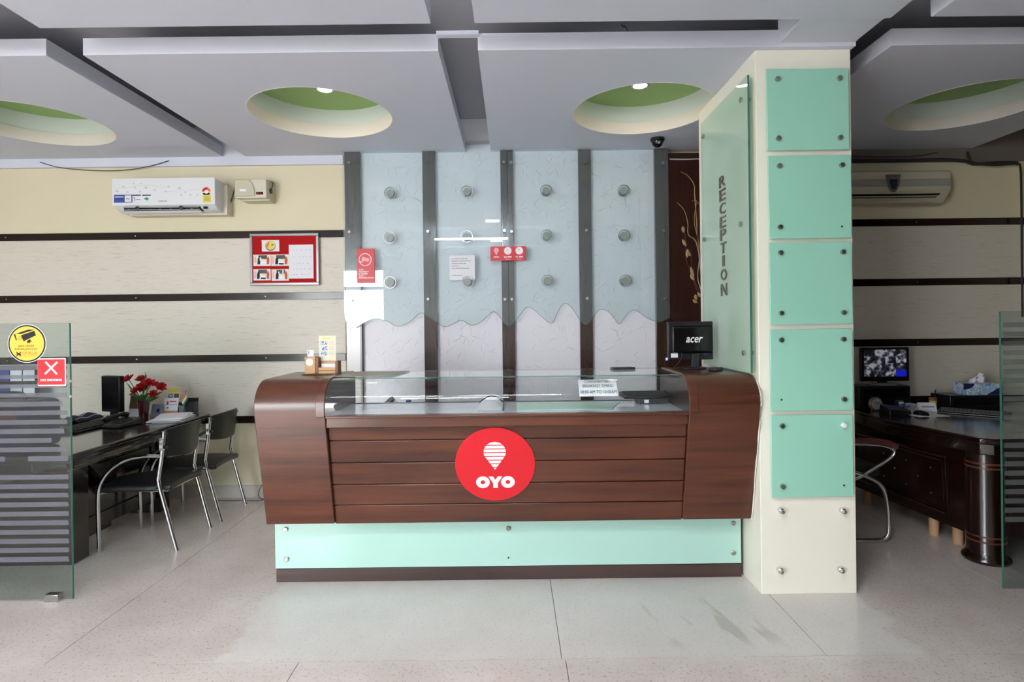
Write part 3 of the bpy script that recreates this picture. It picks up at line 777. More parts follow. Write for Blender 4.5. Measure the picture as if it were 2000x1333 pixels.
for i, (tx, wd) in enumerate((('THIS', 0.036), ('PROPERTY', 0.082), ('IS UNDER', 0.072), ('CCTV', 0.042), ('SURVEILLANCE', 0.118))):
    text(tx, (a+0.014+wd/2, D, z1-h_*0.615-i*0.0158), wd, 0.0112, 'sign_white', s, bold=0.045)
a, b2, z0, z1 = flat_at(878, 927.5, 499, 547, D)
s = thing('paper_notice', 'white printed paper notice taped to the glass sheet', 'notice', ((a+b2)/2, D, z0))
part('sheet', MB().box(a, b2, D+0.004, YG-0.0006, z0, z1), 'paper', s)
for i, (fz, wd) in enumerate(((0.14, 0.62), (0.23, 0.76), (0.33, 0.56), (0.43, 0.30), (0.53, 0.70), (0.82, 0.40))):
    mb = MB(); x = a+0.018; xe = a+0.018+(b2-a)*wd
    while x < xe:
        l = random.uniform(0.008, 0.022); mb.box(x, min(x+l, xe), D+0.0034, D+0.0038, z1-(z1-z0)*fz-0.0017, z1-(z1-z0)*fz+0.0017); x += l+0.004
    o = part('print_line', mb, 'ink', s, smooth=False); o['kind'] = 'stuff'
a, b2, z0, z1 = flat_at(958, 1027, 481.5, 509.5, D)
s = thing('timing_sign', 'small red sign with two white clock faces on the glass joint', 'sign', ((a+b2)/2, D, z0))
part('board', MB().box(a, b2, D, YG-0.0006, z0, z1), 'sign_red', s, bevel=0.001)
w_, h_ = b2-a, z1-z0
def disc(cx, cz, r, y0, y1, n=28): return MB().prism([(cx+r*math.cos(2*PI*i/n), cz+r*math.sin(2*PI*i/n)) for i in range(n)], lambda p, q, d: Vector((p, d, q)), y0, y1)
px, pz = a+w_*0.165, z1-h_*0.30
part('pin_emblem', flatpoly([(px+0.020*math.cos(t), pz+0.004+0.020*math.sin(t)) for t in [-0.3+(PI+0.6)*i/14 for i in range(15)]]+[(px, pz-0.038)], D-0.0009, D-0.0003), 'sign_pink', s, smooth=False)
text('OYO', (px, D, z1-h_*0.73), 0.042, 0.014, 'sign_white', s, bold=0.04)
for fx_, tx, hand in ((0.49, '12 PM', PI/2), (0.815, '11 AM', PI*0.62)):
    cx2, cz2 = a+w_*fx_, z1-h_*0.31
    fc = part('clock_emblem', disc(cx2, cz2, 0.030, D-0.0009, D-0.0003), 'sign_white', s)
    part('hand', MB().box(cx2-0.001, cx2+0.001, D-0.0013, D-0.00095, cz2, cz2+0.017), 'ink_black', fc)
    ex, ez = cx2+0.014*math.cos(hand), cz2+0.014*math.sin(hand)
    part('hand', MB().tube([(cx2, D-0.0012, cz2), (ex, D-0.0012, ez)], 0.0009, 5), 'ink_black', fc)
    text(tx, (cx2, D, z1-h_*0.73), 0.058 if fx_ < 0.6 else 0.054, 0.0145, 'sign_white', s, bold=0.045)
    part('underline', MB().box(cx2-0.020, cx2+0.020, D-0.0009, D-0.0003, z0+h_*0.085, z0+h_*0.115), 'sign_pink', s)

# --- mint glass sign on the side of the pillar, raised letters
GX = 1.220
GZ0, GZ1, GY0, GY1 = 1.126, 2.643, 2.905, 3.62
rs = thing('reception_sign', 'tall green glass sign with raised bronze letters on the pillar side', 'sign', (GX, (GY0+GY1)/2, GZ0))
part('pane', MB().box(GX-0.010, GX, GY0+0.0015, GY1-0.0015, GZ0, GZ1), 'sign_glass', rs, smooth=False)
part('front_edge', MB().box(GX-0.010, GX, GY0, GY0+0.0014, GZ0, GZ1), 'glass_edge', rs)
part('back_edge', MB().box(GX-0.010, GX, GY1-0.0014, GY1, GZ0, GZ1), 'glass_edge', rs)
for (y, z) in ((GY0+0.07, GZ1-0.10), (GY1-0.06, GZ1-0.10), (GY0+0.07, GZ0+0.10), (GY1-0.06, GZ0+0.10), (GY0+0.09, 1.9), (GY1-0.06, 1.9)):
    part('bolt', MB().lathe([(0.012, 0), (0.014, -0.003), (0.014, -0.012), (0.010, -0.014)], (GX-0.010, y, z), 14, 'x'), 'steel', rs)
    part('standoff', MB().lathe([(0.010, 0), (0.010, PX0-GX)], (GX, y, z), 12, 'x'), 'steel', rs)
vv = [(343, 365), (370, 392), (397, 418), (423, 445), (447.5, 470), (474, 495.5), (499.5, 520), (525.5, 548), (554, 578)]
for ch, (va, vb2) in zip('RECEPTION', vv):
    um = 1411.5+(va-343)/235*4
    Dl = 3.26
    for _ in range(8):
        pt = W(um, (va+vb2)/2, Dl); Dl *= (GX-0.010)/pt.x
    z_t = W(um, va, Dl).z; z_b = W(um, vb2, Dl).z
    text(ch, (GX-0.010, Dl, (z_t+z_b)/2), 0.028 if ch == 'I' else 0.088, z_t-z_b, 'letter_bronze', rs, right=(0, -1, 0), ext=0.006, bold=0.004, name='raised_letter')

# --- dome camera on the ceiling panel
p = W(1284, 289, 4.30)
dc = thing('dome_camera', 'small black dome camera hanging under the ceiling panel', 'camera', (p.x, 4.30, ZP-0.06))
part('base', MB().lathe([(0.052, ZP), (0.052, ZP-0.018), (0.045, ZP-0.026)], (p.x, 4.30, 0), 24), 'black_plastic', dc)
part('dome', MB().lathe([(0.043, ZP-0.024)]+[(0.042*math.cos(t), ZP-0.026-0.042*math.sin(t)) for t in [PI/2*i/8 for i in range(8)]]+[(0.004, ZP-0.068)], (p.x, 4.30, 0), 24), 'gloss_black', dc)
part('lens', MB().lathe([(0.010, 0), (0.012, -0.004), (0.006, -0.006)], (p.x+0.002, 4.30-0.038, ZP-0.040), 14, 'y'), 'chrome', dc)
# ================================================================== left wall things
# split air conditioner with flower pattern and stickers
DA = 4.44
ax0, ax1 = W(218, 375, DA).x, W(420, 375, DA).x
az1, az0, azb = W(320, 347, DA).z, W(320, 401, DA).z, W(320, 416, 4.52).z
ac = thing('air_conditioner', 'white split air conditioner with grey flower pattern and stickers on cream wall', 'air conditioner', ((ax0+ax1)/2, YW, azb))
prof = [(YW, az1-0.01), (YW, azb+0.02), (4.62, azb), (4.53, azb+0.004), (4.475, az0-0.015), (DA+0.012, az0+0.01), (DA+0.010, az1-0.02), (DA+0.05, az1)]
part('body', MB().prism(prof, lambda a, b, d: Vector((d, a, b)), ax0+0.006, ax1-0.004), 'white_plastic', ac, bevel=0.008)
part('back_plate', MB().box(ax0+0.05, ax1+0.03, 4.57, YW, azb-0.012, az1-0.03), 'ivory_plastic', ac, bevel=0.004)
fp = part('front_panel', MB().box(ax0, ax1, DA, DA+0.012, az0, az1), 'white_plastic', ac, bevel=0.008, seg=3)
# outlet slot and vanes
ol = part('outlet', MB().box(ax0+0.075, ax1-0.13, 4.468, 4.52, azb+0.008, az0-0.003), 'gloss_black', ac)
part('louver', MB().hexa([(ax0+0.07, 4.462, az0-0.028), (ax1-0.135, 4.462, az0-0.028), (ax1-0.135, 4.50, azb-0.006), (ax0+0.07, 4.50, azb-0.006)],
                         [(ax0+0.07, 4.470, az0-0.026), (ax1-0.135, 4.470, az0-0.026), (ax1-0.135, 4.508, azb-0.004), (ax0+0.07, 4.508, azb-0.004)]), 'white_plastic', ac)
part('upper_vane', MB().box(ax0+0.08, ax1-0.14, 4.455, 4.475, az0-0.016, az0-0.008), 'grey_plastic', ac)
for i in range(7):
    xx = ax0+0.11+i*0.082
    part('swing_vane', MB().hexa([(xx, 4.456, az0-0.024), (xx+0.012, 4.456, az0-0.024), (xx+0.006, 4.468, azb+0.016), (xx, 4.468, azb+0.016)],
                                 [(xx, 4.466, az0-0.024), (xx+0.012, 4.466, az0-0.024), (xx+0.006, 4.478, azb+0.016), (xx, 4.478, azb+0.016)]), 'dark_grey_plastic' if i in (2, 5) else 'grey_plastic', ac)
for xx in (ax0+0.19, ax0+0.53):
    part('vane_knob', MB().lathe([(0.014, 0), (0.014, -0.014), (0.008, -0.016)], (xx, 4.462, az0-0.018), 12, 'y'), 'black_plastic', ac)
part('display_window', MB().box(ax1-0.105, ax1-0.075, 4.462, 4.475, azb+0.018, az0-0.008), 'gloss_black', ac, bevel=0.002)
# faint embossed sprigs
def sprig(pts, r): return MB().tube(smooth_path(pts, 5), r, 5)
def ap(x, y): # crop pixels of the unit (2000 wide over 340 px, origin 200,330)
    return W(200+x/5.882, 330+y/5.882, DA)+Vector((0, -0.0005, 0))
part('flower_vine', sprig([ap(140, 270), ap(190, 220), ap(300, 220), ap(420, 190), ap(560, 190), ap(700, 210), ap(770, 200)], 0.0012), 'ac_pattern', fp)
part('flower_vine', sprig([ap(700, 265), ap(850, 255), ap(960, 245), ap(1110, 235)], 0.0010), 'ac_pattern', fp)
for (x, y, s_) in ((240, 205, 9), (375, 220, 9), (500, 220, 12), (600, 245, 9), (170, 260, 12), (290, 270, 10), (430, 265, 10), (760, 205, 10), (885, 225, 13), (730, 262, 9), (950, 270, 9), (905, 300, 9), (1010, 300, 10), (1090, 300, 8), (360, 170, 8), (440, 170, 8)):
    p = ap(x, y); r = s_*0.0011
    part('petal', flatpoly([(p.x-r, p.z), (p.x-r*0.3, p.z+r*0.8), (p.x+r, p.z+r*0.4), (p.x+r*0.5, p.z-r*0.7)], DA-0.0009, DA-0.0002), 'ac_pattern', fp, smooth=False)
def sticker(x0, x1, y0, y1, mat, lift=0.0009, parent=fp, name='sticker'):
    p, q = ap(x0, y1), ap(x1, y0); return part(name, MB().box(p.x, q.x, DA-lift, DA-lift+0.0006, p.z, q.z), mat, parent, smooth=False)
sticker(135, 345, 297, 390, 'blue_print'); sticker(258, 333, 305, 382, 'paper', 0.0014)
sticker(347, 455, 297, 388, 'paper'); sticker(348, 442, 297, 311, 'navy_print', 0.0014)
sticker(459, 570, 297, 388, 'paper'); sticker(460, 556, 297, 311, 'navy_print', 0.0014)
p = ap(296, 345); text('wjr', (p.x, DA-0.0014, p.z), 0.034, 0.016, 'ink_black', fp, bold=0.01)
p = ap(371, 348); text('5', (p.x, DA-0.0010, p.z), 0.014, 0.026, 'ink_black', fp)
sticker(390, 432, 350, 357, 'blue_print', 0.0014, name='print_line'); sticker(385, 420, 380, 383, 'ink_faint', 0.0014, name='print_line'); sticker(478, 550, 380, 383, 'ink_faint', 0.0014, name='print_line')
p = ap(505, 345); part('leaf_print', flatpoly([(p.x-0.02, p.z), (p.x, p.z+0.012), (p.x+0.02, p.z+0.006), (p.x+0.012, p.z-0.014)], DA-0.0015, DA-0.0010), 'green_print', fp, smooth=False)
for y_ in (318, 328): sticker(143, 245, y_-4, y_+2, 'paper', 0.0014, name='print_line')
for y_ in (362, 375): sticker(150, 240, y_-1, y_+1, 'sky_print', 0.0014, name='print_line')
p = ap(695, 371); text('SAMSUNG', (p.x, DA, p.z), 0.066, 0.0085, 'navy_print', fp, bold=0.01)
p = ap(1195, 262); rr = 0.036
def half_ring(a0, a1, r0, r1, n=14):
    return [(p.x+r1*math.cos(a0+(a1-a0)*i/n), p.z+r1*math.sin(a0+(a1-a0)*i/n)) for i in range(n+1)]+[(p.x+r0*math.cos(a1+(a0-a1)*i/n), p.z+r0*math.sin(a1+(a0-a1)*i/n)) for i in range(n+1)]
part('rating_label', disc(p.x, p.z, rr, DA-0.0009, DA-0.0003), 'sign_white', fp)
for i_, mt in enumerate(('saffron', 'saffron', 'sign_red', 'sign_red', 'sign_red')):
    part('rating_band', flatpoly(half_ring(PI*i_/5, PI*(i_+1)/5, 0.014, rr-0.002, 5), DA-0.0014, DA-0.0010), mt, fp, smooth=False)
part('rating_band', flatpoly(half_ring(PI*1.12, PI*1.88, 0.016, rr-0.003), DA-0.0014, DA-0.0010), 'ink_black', fp, smooth=False)
sticker(1155, 1250, 300, 390, 'yellow_print', 0.0015)
for y_ in (325, 340, 352, 366): sticker(1172, 1232, y_-2, y_+2, 'ink', 0.0020, name='print_line')
part('cable', MB().tube(smooth_path([W(433, 413, 4.6), W(440, 420, 4.63), W(449, 400, 4.63), W(458, 370, 4.62), W(459, 352, 4.6)], 6), 0.005, 6), 'cable_dark', ac)

# voltage stabiliser
DSb = 4.50
sx0, sx1 = W(459, 370, DSb).x, W(520, 370, DSb).x; sz0, sz1 = W(490, 387, DSb).z, W(490, 350, DSb).z
st = thing('voltage_stabiliser', 'cream box with small red display mounted beside the air conditioner', 'electrical box', ((sx0+sx1)/2, YW, sz0-0.01))
part('case', MB().box(sx0, sx1, DSb, YW, sz0, sz1), 'ivory_plastic', st, bevel=0.005)
part('back_plate', MB().box(sx0+0.03, sx1+0.006, DSb+0.05, YW, sz0-0.014, sz1+0.006), 'beige_plastic', st, bevel=0.003)
pol = [(sx0, sz0+0.012), (sx0, sz1-0.004)]+[(sx0+0.10+0.06*math.sin(t), sz1-0.004-0.13*(1-math.cos(t))) for t in [PI/2*i/8 for i in range(9)]]
part('curved_cover', MB().prism(pol, lambda a, b, d: Vector((a, d, b)), DSb-0.012, DSb+0.001), 'beige_plastic', st, bevel=0.006)
p = W(507, 377.5, DSb); part('display', MB().box(p.x-0.026, p.x+0.028, DSb-0.003, DSb, p.z-0.011, p.z+0.011), 'gloss_black', st, bevel=0.001)
for dx in (-0.012, 0.010): part('indicator', MB().lathe([(0.006, 0), (0.006, -0.002)], (p.x+dx, DSb-0.003, p.z), 12, 'y'), 'sign_red', st)
p = W(477, 373, DSb); part('silver_logo', MB().box(p.x-0.03, p.x+0.024, DSb-0.0145, DSb-0.012, p.z-0.008, p.z+0.010), 'sign_white', st)
part('plug', MB().box(sx1+0.001, sx1+0.018, 4.55, 4.58, sz0+0.05, sz0+0.085), 'black_plastic', st, bevel=0.003)
part('cable', MB().tube(smooth_path([(sx1+0.012, 4.565, sz0+0.08), (sx1+0.018, 4.58, sz1-0.01), (sx1-0.06, 4.60, sz1+0.018), (sx0+0.05, 4.62, sz1+0.012), (sx0+0.02, 4.645, sz1-0.004)], 6), 0.004, 6), 'cable_dark', st)

# noticeboard and the papers pinned on it
DN = 4.615
a, b2, z0, z1 = flat_at(487.5, 622.5, 456, 557.5, DN)
nb = thing('noticeboard', 'red felt noticeboard in a grey metal frame on the panelled wall', 'noticeboard', ((a+b2)/2, DN, z0))
fw = 0.022
part('felt', MB().box(a+fw*0.7, b2-fw*0.7, DN+0.006, DN+0.024, z0+fw*0.7, z1-fw*0.7), 'felt_red', nb)
for (xa, xb, za, zc) in ((a, b2, z1-fw, z1), (a, b2, z0, z0+fw), (a, a+fw, z0+fw, z1-fw), (b2-fw, b2, z0+fw, z1-fw)):
    part('frame_rail', MB().box(xa, xb, DN, DN+0.027, za, zc), 'frame_grey', nb, bevel=0.003)
def nbp(x, y): return W(480+x/10.256, 440+y/10.256, DN+0.004)
def pinned(name, label, cat, x0, x1, y0, y1, mat, group=None, pins=((0, 1), (1, 1))):
    p, q = nbp(x0, y1), nbp(x1, y0); y = DN+0.0045
    t = thing(name, label, cat, ((p.x+q.x)/2, y, p.z), 0, group)
    s_ = part('print', MB().box(p.x, q.x, y, y+0.0012, p.z, q.z), 'paper', t, smooth=False)
    if mat != 'paper': part('picture', MB().box(p.x+0.003, q.x-0.003, y-0.0006, y-0.0001, p.z+0.003, q.z-0.003), 'paper_ivory', t, smooth=False)
    if mat == 'photo_print':
        w_, h_ = q.x-p.x-0.006, q.z-p.z-0.006; ox, oz = p.x+0.003, p.z+0.003
        k_ = random.uniform(-0.04, 0.04)
        for nm, m2, pol in (('backdrop_shape', 'dark_grey_plastic', [(.28, .62), (.80, .62), (.80, .97), (.28, .97)]), ('wall_shape', 'clock_face', [(.62, .55), (.72, .55), (.72, .98), (.62, .98)]),
                            ('floor_shape', 'paper', [(.02, .03), (.97, .03), (.97, .25), (.02, .25)]), ('figure_shape', 'sign_pink', [(.03, .15), (.12, .15), (.14, .75), (.08, .92), (.03, .75)]),
                            ('figure_shape', 'navy_cloth', [(.20+k_, .12), (.36+k_, .12), (.38+k_, .62), (.30+k_, .86), (.22+k_, .60)]), ('figure_shape', 'paper', [(.36, .45), (.48, .45), (.46, .72), (.40, .84), (.36, .72)]),
                            ('table_shape', 'sign_white', [(.38, .25), (.74, .22), (.70, .40), (.44, .42)]), ('table_shape', 'ink_black', [(.44, .10), (.70, .08), (.74, .22), (.42, .24)]),
                            ('figure_shape', 'sign_orange_red', [(.78, .12), (.92, .10), (.94, .60), (.86, .90), (.78, .62)])):
            lift_ = 0.0009+0.00025*random.random()
            part(nm, flatpoly([(ox+w_*a_, oz+h_*b_) for a_, b_ in pol], y-0.0007-lift_, y-0.0007), m2, t, smooth=False)
    for (i, j) in pins:
        part('pin', MB().lathe([(0.003, 0), (0.006, -0.003), (0.005, -0.006)], (p.x+(q.x-p.x)*(0.04+0.92*i), y-0.0006, p.z+(q.z-p.z)*(0.06+0.88*j)), 10, 'y'), 'sign_white', t)
    return t, p, q, y
G1 = 'photographs pinned in two rows'
pinned('photograph', 'small group photograph pinned in upper row at the noticeboard frame', 'photograph', 155, 500, 590, 822, 'photo_print', G1)
pinned('photograph', 'small group photograph pinned in upper row beside the white sheet', 'photograph', 512, 862, 586, 820, 'photo_print', G1)
pinned('photograph', 'small group photograph pinned in lower row at the noticeboard frame', 'photograph', 155, 498, 878, 1110, 'photo_print', G1)
pinned('photograph', 'small group photograph pinned in lower row beside the white sheet', 'photograph', 520, 862, 880, 1118, 'photo_print', G1)
t, p, q, y = pinned('emblem_card', 'white card with round yellow emblem pinned above the photographs', 'card', 322, 668, 297, 530, 'paper')
cx_, cz_ = (p.x+q.x)/2-0.0, (p.z+q.z)/2
part('emblem', disc(cx_, cz_, 0.041, y-0.0008, y-0.0002), 'navy_print', t); part('emblem_face', disc(cx_+0.001, cz_+0.004, 0.038, y-0.0014, y-0.0009), 'yellow_print', t)
part('emblem_stroke', flatpoly([(cx_-0.034, cz_+0.01), (cx_-0.012, cz_+0.036), (cx_-0.008, cz_+0.03), (cx_-0.018, cz_-0.01), (cx_-0.03, cz_-0.016)], y-0.002, y-0.0015), 'saffron', t, smooth=False)
part('emblem_mark', flatpoly([(cx_+0.006, cz_+0.008), (cx_+0.028, cz_+0.012), (cx_+0.028, cz_+0.004), (cx_+0.008, cz_)], y-0.002, y-0.0015), 'dark_red_cover', t, smooth=False)
t, p, q, y = pinned('white_sheet', 'tall blank looking white sheet pinned on the red noticeboard', 'paper', 868, 1350, 388, 1072, 'paper', pins=((0, 1), (1, 1), (0.5, 0)))
for fz in (0.16, 0.36, 0.55, 0.72, 0.88):
    mb = MB(); x = p.x+0.03
    while x < q.x-0.03:
        l = random.uniform(0.006, 0.016); mb.box(x, x+l, y-0.0005, y-0.0001, q.z-(q.z-p.z)*fz-0.002, q.z-(q.z-p.z)*fz+0.002); x += l+random.uniform(0.006, 0.03)
    o = part('print_line', mb, 'ink_faint', t, smooth=False); o['kind'] = 'stuff'

# wires at the top of the walls
def wire(name, label, pts, r, mat, n=6): return single(name, label, 'cable', MB().tube(smooth_path(pts, 8), r, n), mat)
wire('sagging_cable', 'thin dark cable sagging below the ceiling panel above the air conditioner', [W(78, 317, 4.62), W(120, 328, 4.63), W(190, 333.5, 4.63), W(250, 332, 4.63), W(300, 323, 4.62), W(330, 314, 4.62)], 0.0035, 'cable_dark')
wire('white_cable', 'thin white cable running across dark wood panel above dried branches', [W(1308, 311, 4.57), W(1335, 311.5, 4.57), W(1372, 310.5, 4.57), W(1400, 310, 4.57)], 0.005, 'cable_white')
wire('dark_conduit', 'thick dark conduit cable running along the wall top of the side office', [W(1655, 315, 4.62), W(1760, 314, 4.62), W(1840, 312, 4.62), W(1885, 315, 4.62), W(1905, 320, 4.62), W(1960, 318, 4.62), W(1988, 319, 4.60)], 0.014, 'cable_dark')
wire('thin_office_cable', 'thin dark cable drooping over the beige air conditioner', [W(1655, 305, 4.60), W(1720, 306.5, 4.60), W(1790, 305, 4.60), W(1830, 298, 4.60)], 0.005, 'cable_dark')
wire('corner_conduit', 'grey conduit going down the corner of the side office', [W(1890, 297, 4.55), W(1891, 306, 4.57), W(1902, 318, 4.585), W(1940, 323, 4.585), W(1985, 321, 4.585), W(1993, 330, 4.58), W(1995, 400, 4.58), W(1996, 520, 4.58), W(1997, 620, 4.58)], 0.008, 'cable_dark')
wire('ceiling_wire_end', 'short wire end sticking out of the ceiling gap', [W(1214, 47, 2.70), W(1216, 51, 2.72), W(1222, 53, 2.75), W(1225, 60, 2.80)], 0.004, 'cable_dark')
wire('floor_cable', 'thin cable looping on the floor at the wall behind chairs', [(-1.75, 4.60, 0.006), (-1.95, 4.56, 0.006), (-2.02, 4.52, 0.05), (-1.98, 4.53, 0.15), (-1.90, 4.55, 0.13), (-1.98, 4.54, 0.02), (-2.15, 4.56, 0.006), (-2.4, 4.57, 0.006)], 0.003, 'cable_dark')

# ================================================================== glass partitions
def partition(label, x0, x1, y, zt, zb, stripes, mat='frost_stripe'):
    t = thing('glass_partition', label, 'glass partition', ((x0+x1)/2, y, 0), 0, 'striped glass partitions')
    part('pane', MB().box(x0, x1, y, y+0.012, zb, zt), 'partition_glass', t, smooth=False)
    part('top_edge', MB().box(x0, x1, y+0.0005, y+0.0115, zt, zt+0.0012), 'glass_edge', t)
    xe = x1 if x1 < 0 else x0
    part('side_edge', MB().box(xe-0.0012 if x1 > 0 else xe, xe if x1 > 0 else xe+0.0012, y+0.0005, y+0.0115, zb, zt), 'glass_edge', t)
    for (z0, z1, xa, xb) in stripes:
        j = 0.006
        poly = [(xa, z0), (xb-random.uniform(0, j), z0), (xb, z0+0.3*(z1-z0)), (xb-random.uniform(0, j), z1), (xa, z1)]
        part('frosted_stripe', MB().prism(poly, lambda a, b, d: Vector((a, d, b)), y-0.0006, y-0.0001), mat, t, smooth=False)
    return t
YGP = 2.93
zt_l, zb_l = W(120, 632, YGP).z, max(0.004, W(120, 1171, YGP).z)
pxr = W(138, 900, YGP).x
st_l = []
crop = [(183, 203), (228, 246), (272, 291), (315, 336), (357, 380), (400, 422), (445, 467), (488, 512), (533, 556), (577, 600), (620, 645), (710, 733), (755, 777), (798, 820), (842, 865), (887, 910), (930, 954), (975, 998), (1018, 1042), (1062, 1085), (1105, 1130)]
for i, (c0, c1) in enumerate(crop):
    va, vb2 = 640+c0/2.468, 640+c1/2.468
    xb = pxr-0.012
    if i == 4: xb = pxr-0.035
    if i == 7: xb = pxr-0.030
    if i == 8: xb = pxr-0.095
    zz0, zz1 = W(100, vb2, YGP).z, W(100, va, YGP).z
    if i == 10:
        st_l.append((zz0, zz1, W(55, 900, YGP).x, xb)); st_l.append((zz0, zz1, -3.6, W(11, 900, YGP).x))
    else: st_l.append((zz0, zz1, -3.6, xb))
gpl = partition('frosted stripe glass partition carrying round yellow and square red stickers', -3.6, pxr, YGP, zt_l, zb_l, st_l)
p = W(100, 1163, YGP-0.01)
part('floor_clamp', MB().box(p.x-0.036, p.x+0.036, YGP-0.014, YGP+0.026, 0.0, 0.036), 'steel', gpl, bevel=0.003)
for v_ in (775, 745): 
    pz = W(138, v_, YGP).z; part('edge_chip', MB().box(pxr+0.0005, pxr+0.003, YGP-0.001, YGP+0.012, pz-0.006, pz+0.006), 'caulk', gpl)
xl_r = W(1958, 880, YGP).x; zt_r = W(1980, 609, YGP).z
st_r = []
for i in range(22):
    z1 = zt_r-0.055-i*0.0475; st_r.append((z1-0.026, z1, xl_r+0.008, 2.748))
gpr = partition('frosted stripe glass partition without stickers near the round desk leg', xl_r, 2.748, YGP, zt_r, 0.004, st_r, 'frost_stripe_dim')
part('floor_clamp', MB().box(2.68, 2.74, YGP-0.014, YGP+0.026, 0.0, 0.036), 'steel', gpr, bevel=0.003)
# stickers on the glass
def fy(pts, y0, y1): return flatpoly(pts, y0, y1)
c_ = W(52.5, 671.5, YGP-0.002); Y1 = YGP-0.0008; r = 0.0985
ys = thing('surveillance_sticker', 'round yellow surveillance sticker with black camera on the glass partition', 'sticker', (c_.x, YGP, c_.z-r))
part('backing', disc(c_.x, c_.z, r, Y1-0.0006, Y1, 64), 'sign_white', ys)
part('ring_print', disc(c_.x, c_.z, r-0.003, Y1-0.0010, Y1-0.00065, 64), 'ink_black', ys)
part('yellow_face', disc(c_.x, c_.z, r-0.0105, Y1-0.0014, Y1-0.00105, 64), 'sign_yellow', ys)
def sp(x, y):  # crop of the sticker: 7.406 px per px from (0, 620)
    q = W(x/7.406, 620+y/7.406, Y1); return (q.x, q.z)
ya, yb_ = Y1-0.0018, Y1-0.00145
part('camera_print', fy([sp(305, 262), sp(500, 195), sp(524, 262), sp(345, 350)], ya, yb_), 'ink_black', ys, smooth=False)
part('camera_print', fy([sp(202, 250), sp(415, 178), sp(510, 180), sp(300, 245), sp(245, 240)], ya, yb_), 'ink_black', ys, smooth=False)
part('camera_print', fy([sp(202, 250), sp(225, 246), sp(248, 330), sp(238, 340)], ya, yb_), 'ink_black', ys, smooth=False)
q = sp(288, 304); part('lens_ring', MB().ring_disc(q, 0.0095, 0.0080, ya, yb_, 24), 'ink_black', ys)
part('lens_print', disc(q[0], q[1], 0.0018, ya, yb_, 12), 'ink_black', ys)
part('camera_mount', fy([sp(392, 345), sp(430, 320), sp(455, 330), sp(435, 375), sp(395, 370)], ya, yb_), 'ink_black', ys, smooth=False)
part('camera_mount', disc(*sp(455, 350), 0.0026, ya, yb_, 12), 'ink_black', ys)
def stext(tx, x0, x1, y0, y1, mat, par, bold=0.0, y=Y1-0.0014):
    p0, p1 = sp(x0, y1), sp(x1, y0)
    text(tx, ((p0[0]+p1[0])/2, y, (p0[1]+p1[1])/2), p1[0]-p0[0], p1[1]-p0[1], mat, par, bold=bold, ext=0.0003)
stext('AREA UNDER', 262, 500, 402, 432, 'ink_black', ys, 0.012); stext('SURVEILLANCE BY', 218, 545, 444, 474, 'ink_black', ys, 0.012)
stext('CP PLUS', 327, 540, 497, 545, 'sign_orange_red', ys, 0.005); stext('enhancing vision', 327, 540, 552, 572, 'ink', ys)
part('cross_emblem', fy([sp(230, 503), sp(248, 500), sp(314, 560), sp(300, 568)], ya, yb_), 'ink_black', ys, smooth=False)
part('cross_emblem', fy([sp(300, 500), sp(314, 505), sp(246, 570), sp(230, 566)], ya, yb_), 'ink_black', ys, smooth=False)
part('cross_bar', fy([sp(232, 528), sp(310, 528), sp(310, 540), sp(232, 540)], ya, yb_), 'ink_black', ys, smooth=False)
Y2 = Y1-0.0022
pz = sp(752, 795)
ns = thing('no_smoking_sticker', 'square red no smoking sticker with white cross on the glass partition', 'sticker', (pz[0], YGP, sp(752, 997)[1]))
def rrect(x0, x1, z0, z1, r, n=5):
    o = []
    for cx, cz, a0 in ((x1-r, z1-r, 0), (x0+r, z1-r, PI/2), (x0+r, z0+r, PI), (x1-r, z0+r, 1.5*PI)):
        o += [(cx+r*math.cos(a0+PI/2*i/n), cz+r*math.sin(a0+PI/2*i/n)) for i in range(n+1)]
    return o
p0, p1 = sp(555, 997), sp(955, 592)
part('backing', fy(rrect(p0[0], p1[0], p0[1], p1[1], 0.005), Y2-0.0006, Y1-0.0007), 'sign_white', ns, smooth=False)
p0, p1 = sp(557, 980), sp(943, 606)
part('red_face', fy(rrect(p0[0], p1[0], p0[1], p1[1], 0.004), Y2-0.0010, Y2-0.00065), 'sign_red', ns, smooth=False)
ya, yb_ = Y2-0.0015, Y2-0.0011
def bar(xa, ya2, xb, yb2, w):
    A, B = Vector(sp(xa, ya2)), Vector(sp(xb, yb2)); d = (B-A).normalized(); nn = Vector((-d.y, d.x))*w/2
    return [tuple(A+nn), tuple(B+nn), tuple(B-nn), tuple(A-nn)]
part('cross_stroke', fy(bar(665, 645, 832, 825, 0.0092), ya, yb_), 'sign_white', ns, smooth=False)
part('cross_stroke', fy(bar(838, 648, 658, 822, 0.0092), ya-0.0004, yb_-0.0004), 'sign_white', ns, smooth=False)
p0, p1 = sp(597, 928), sp(902, 890)
text('NO SMOKING', ((p0[0]+p1[0])/2, Y2-0.0011, (p0[1]+p1[1])/2), p1[0]-p0[0], p1[1]-p0[1], 'sign_white', ns, bold=0.03, ext=0.0003)

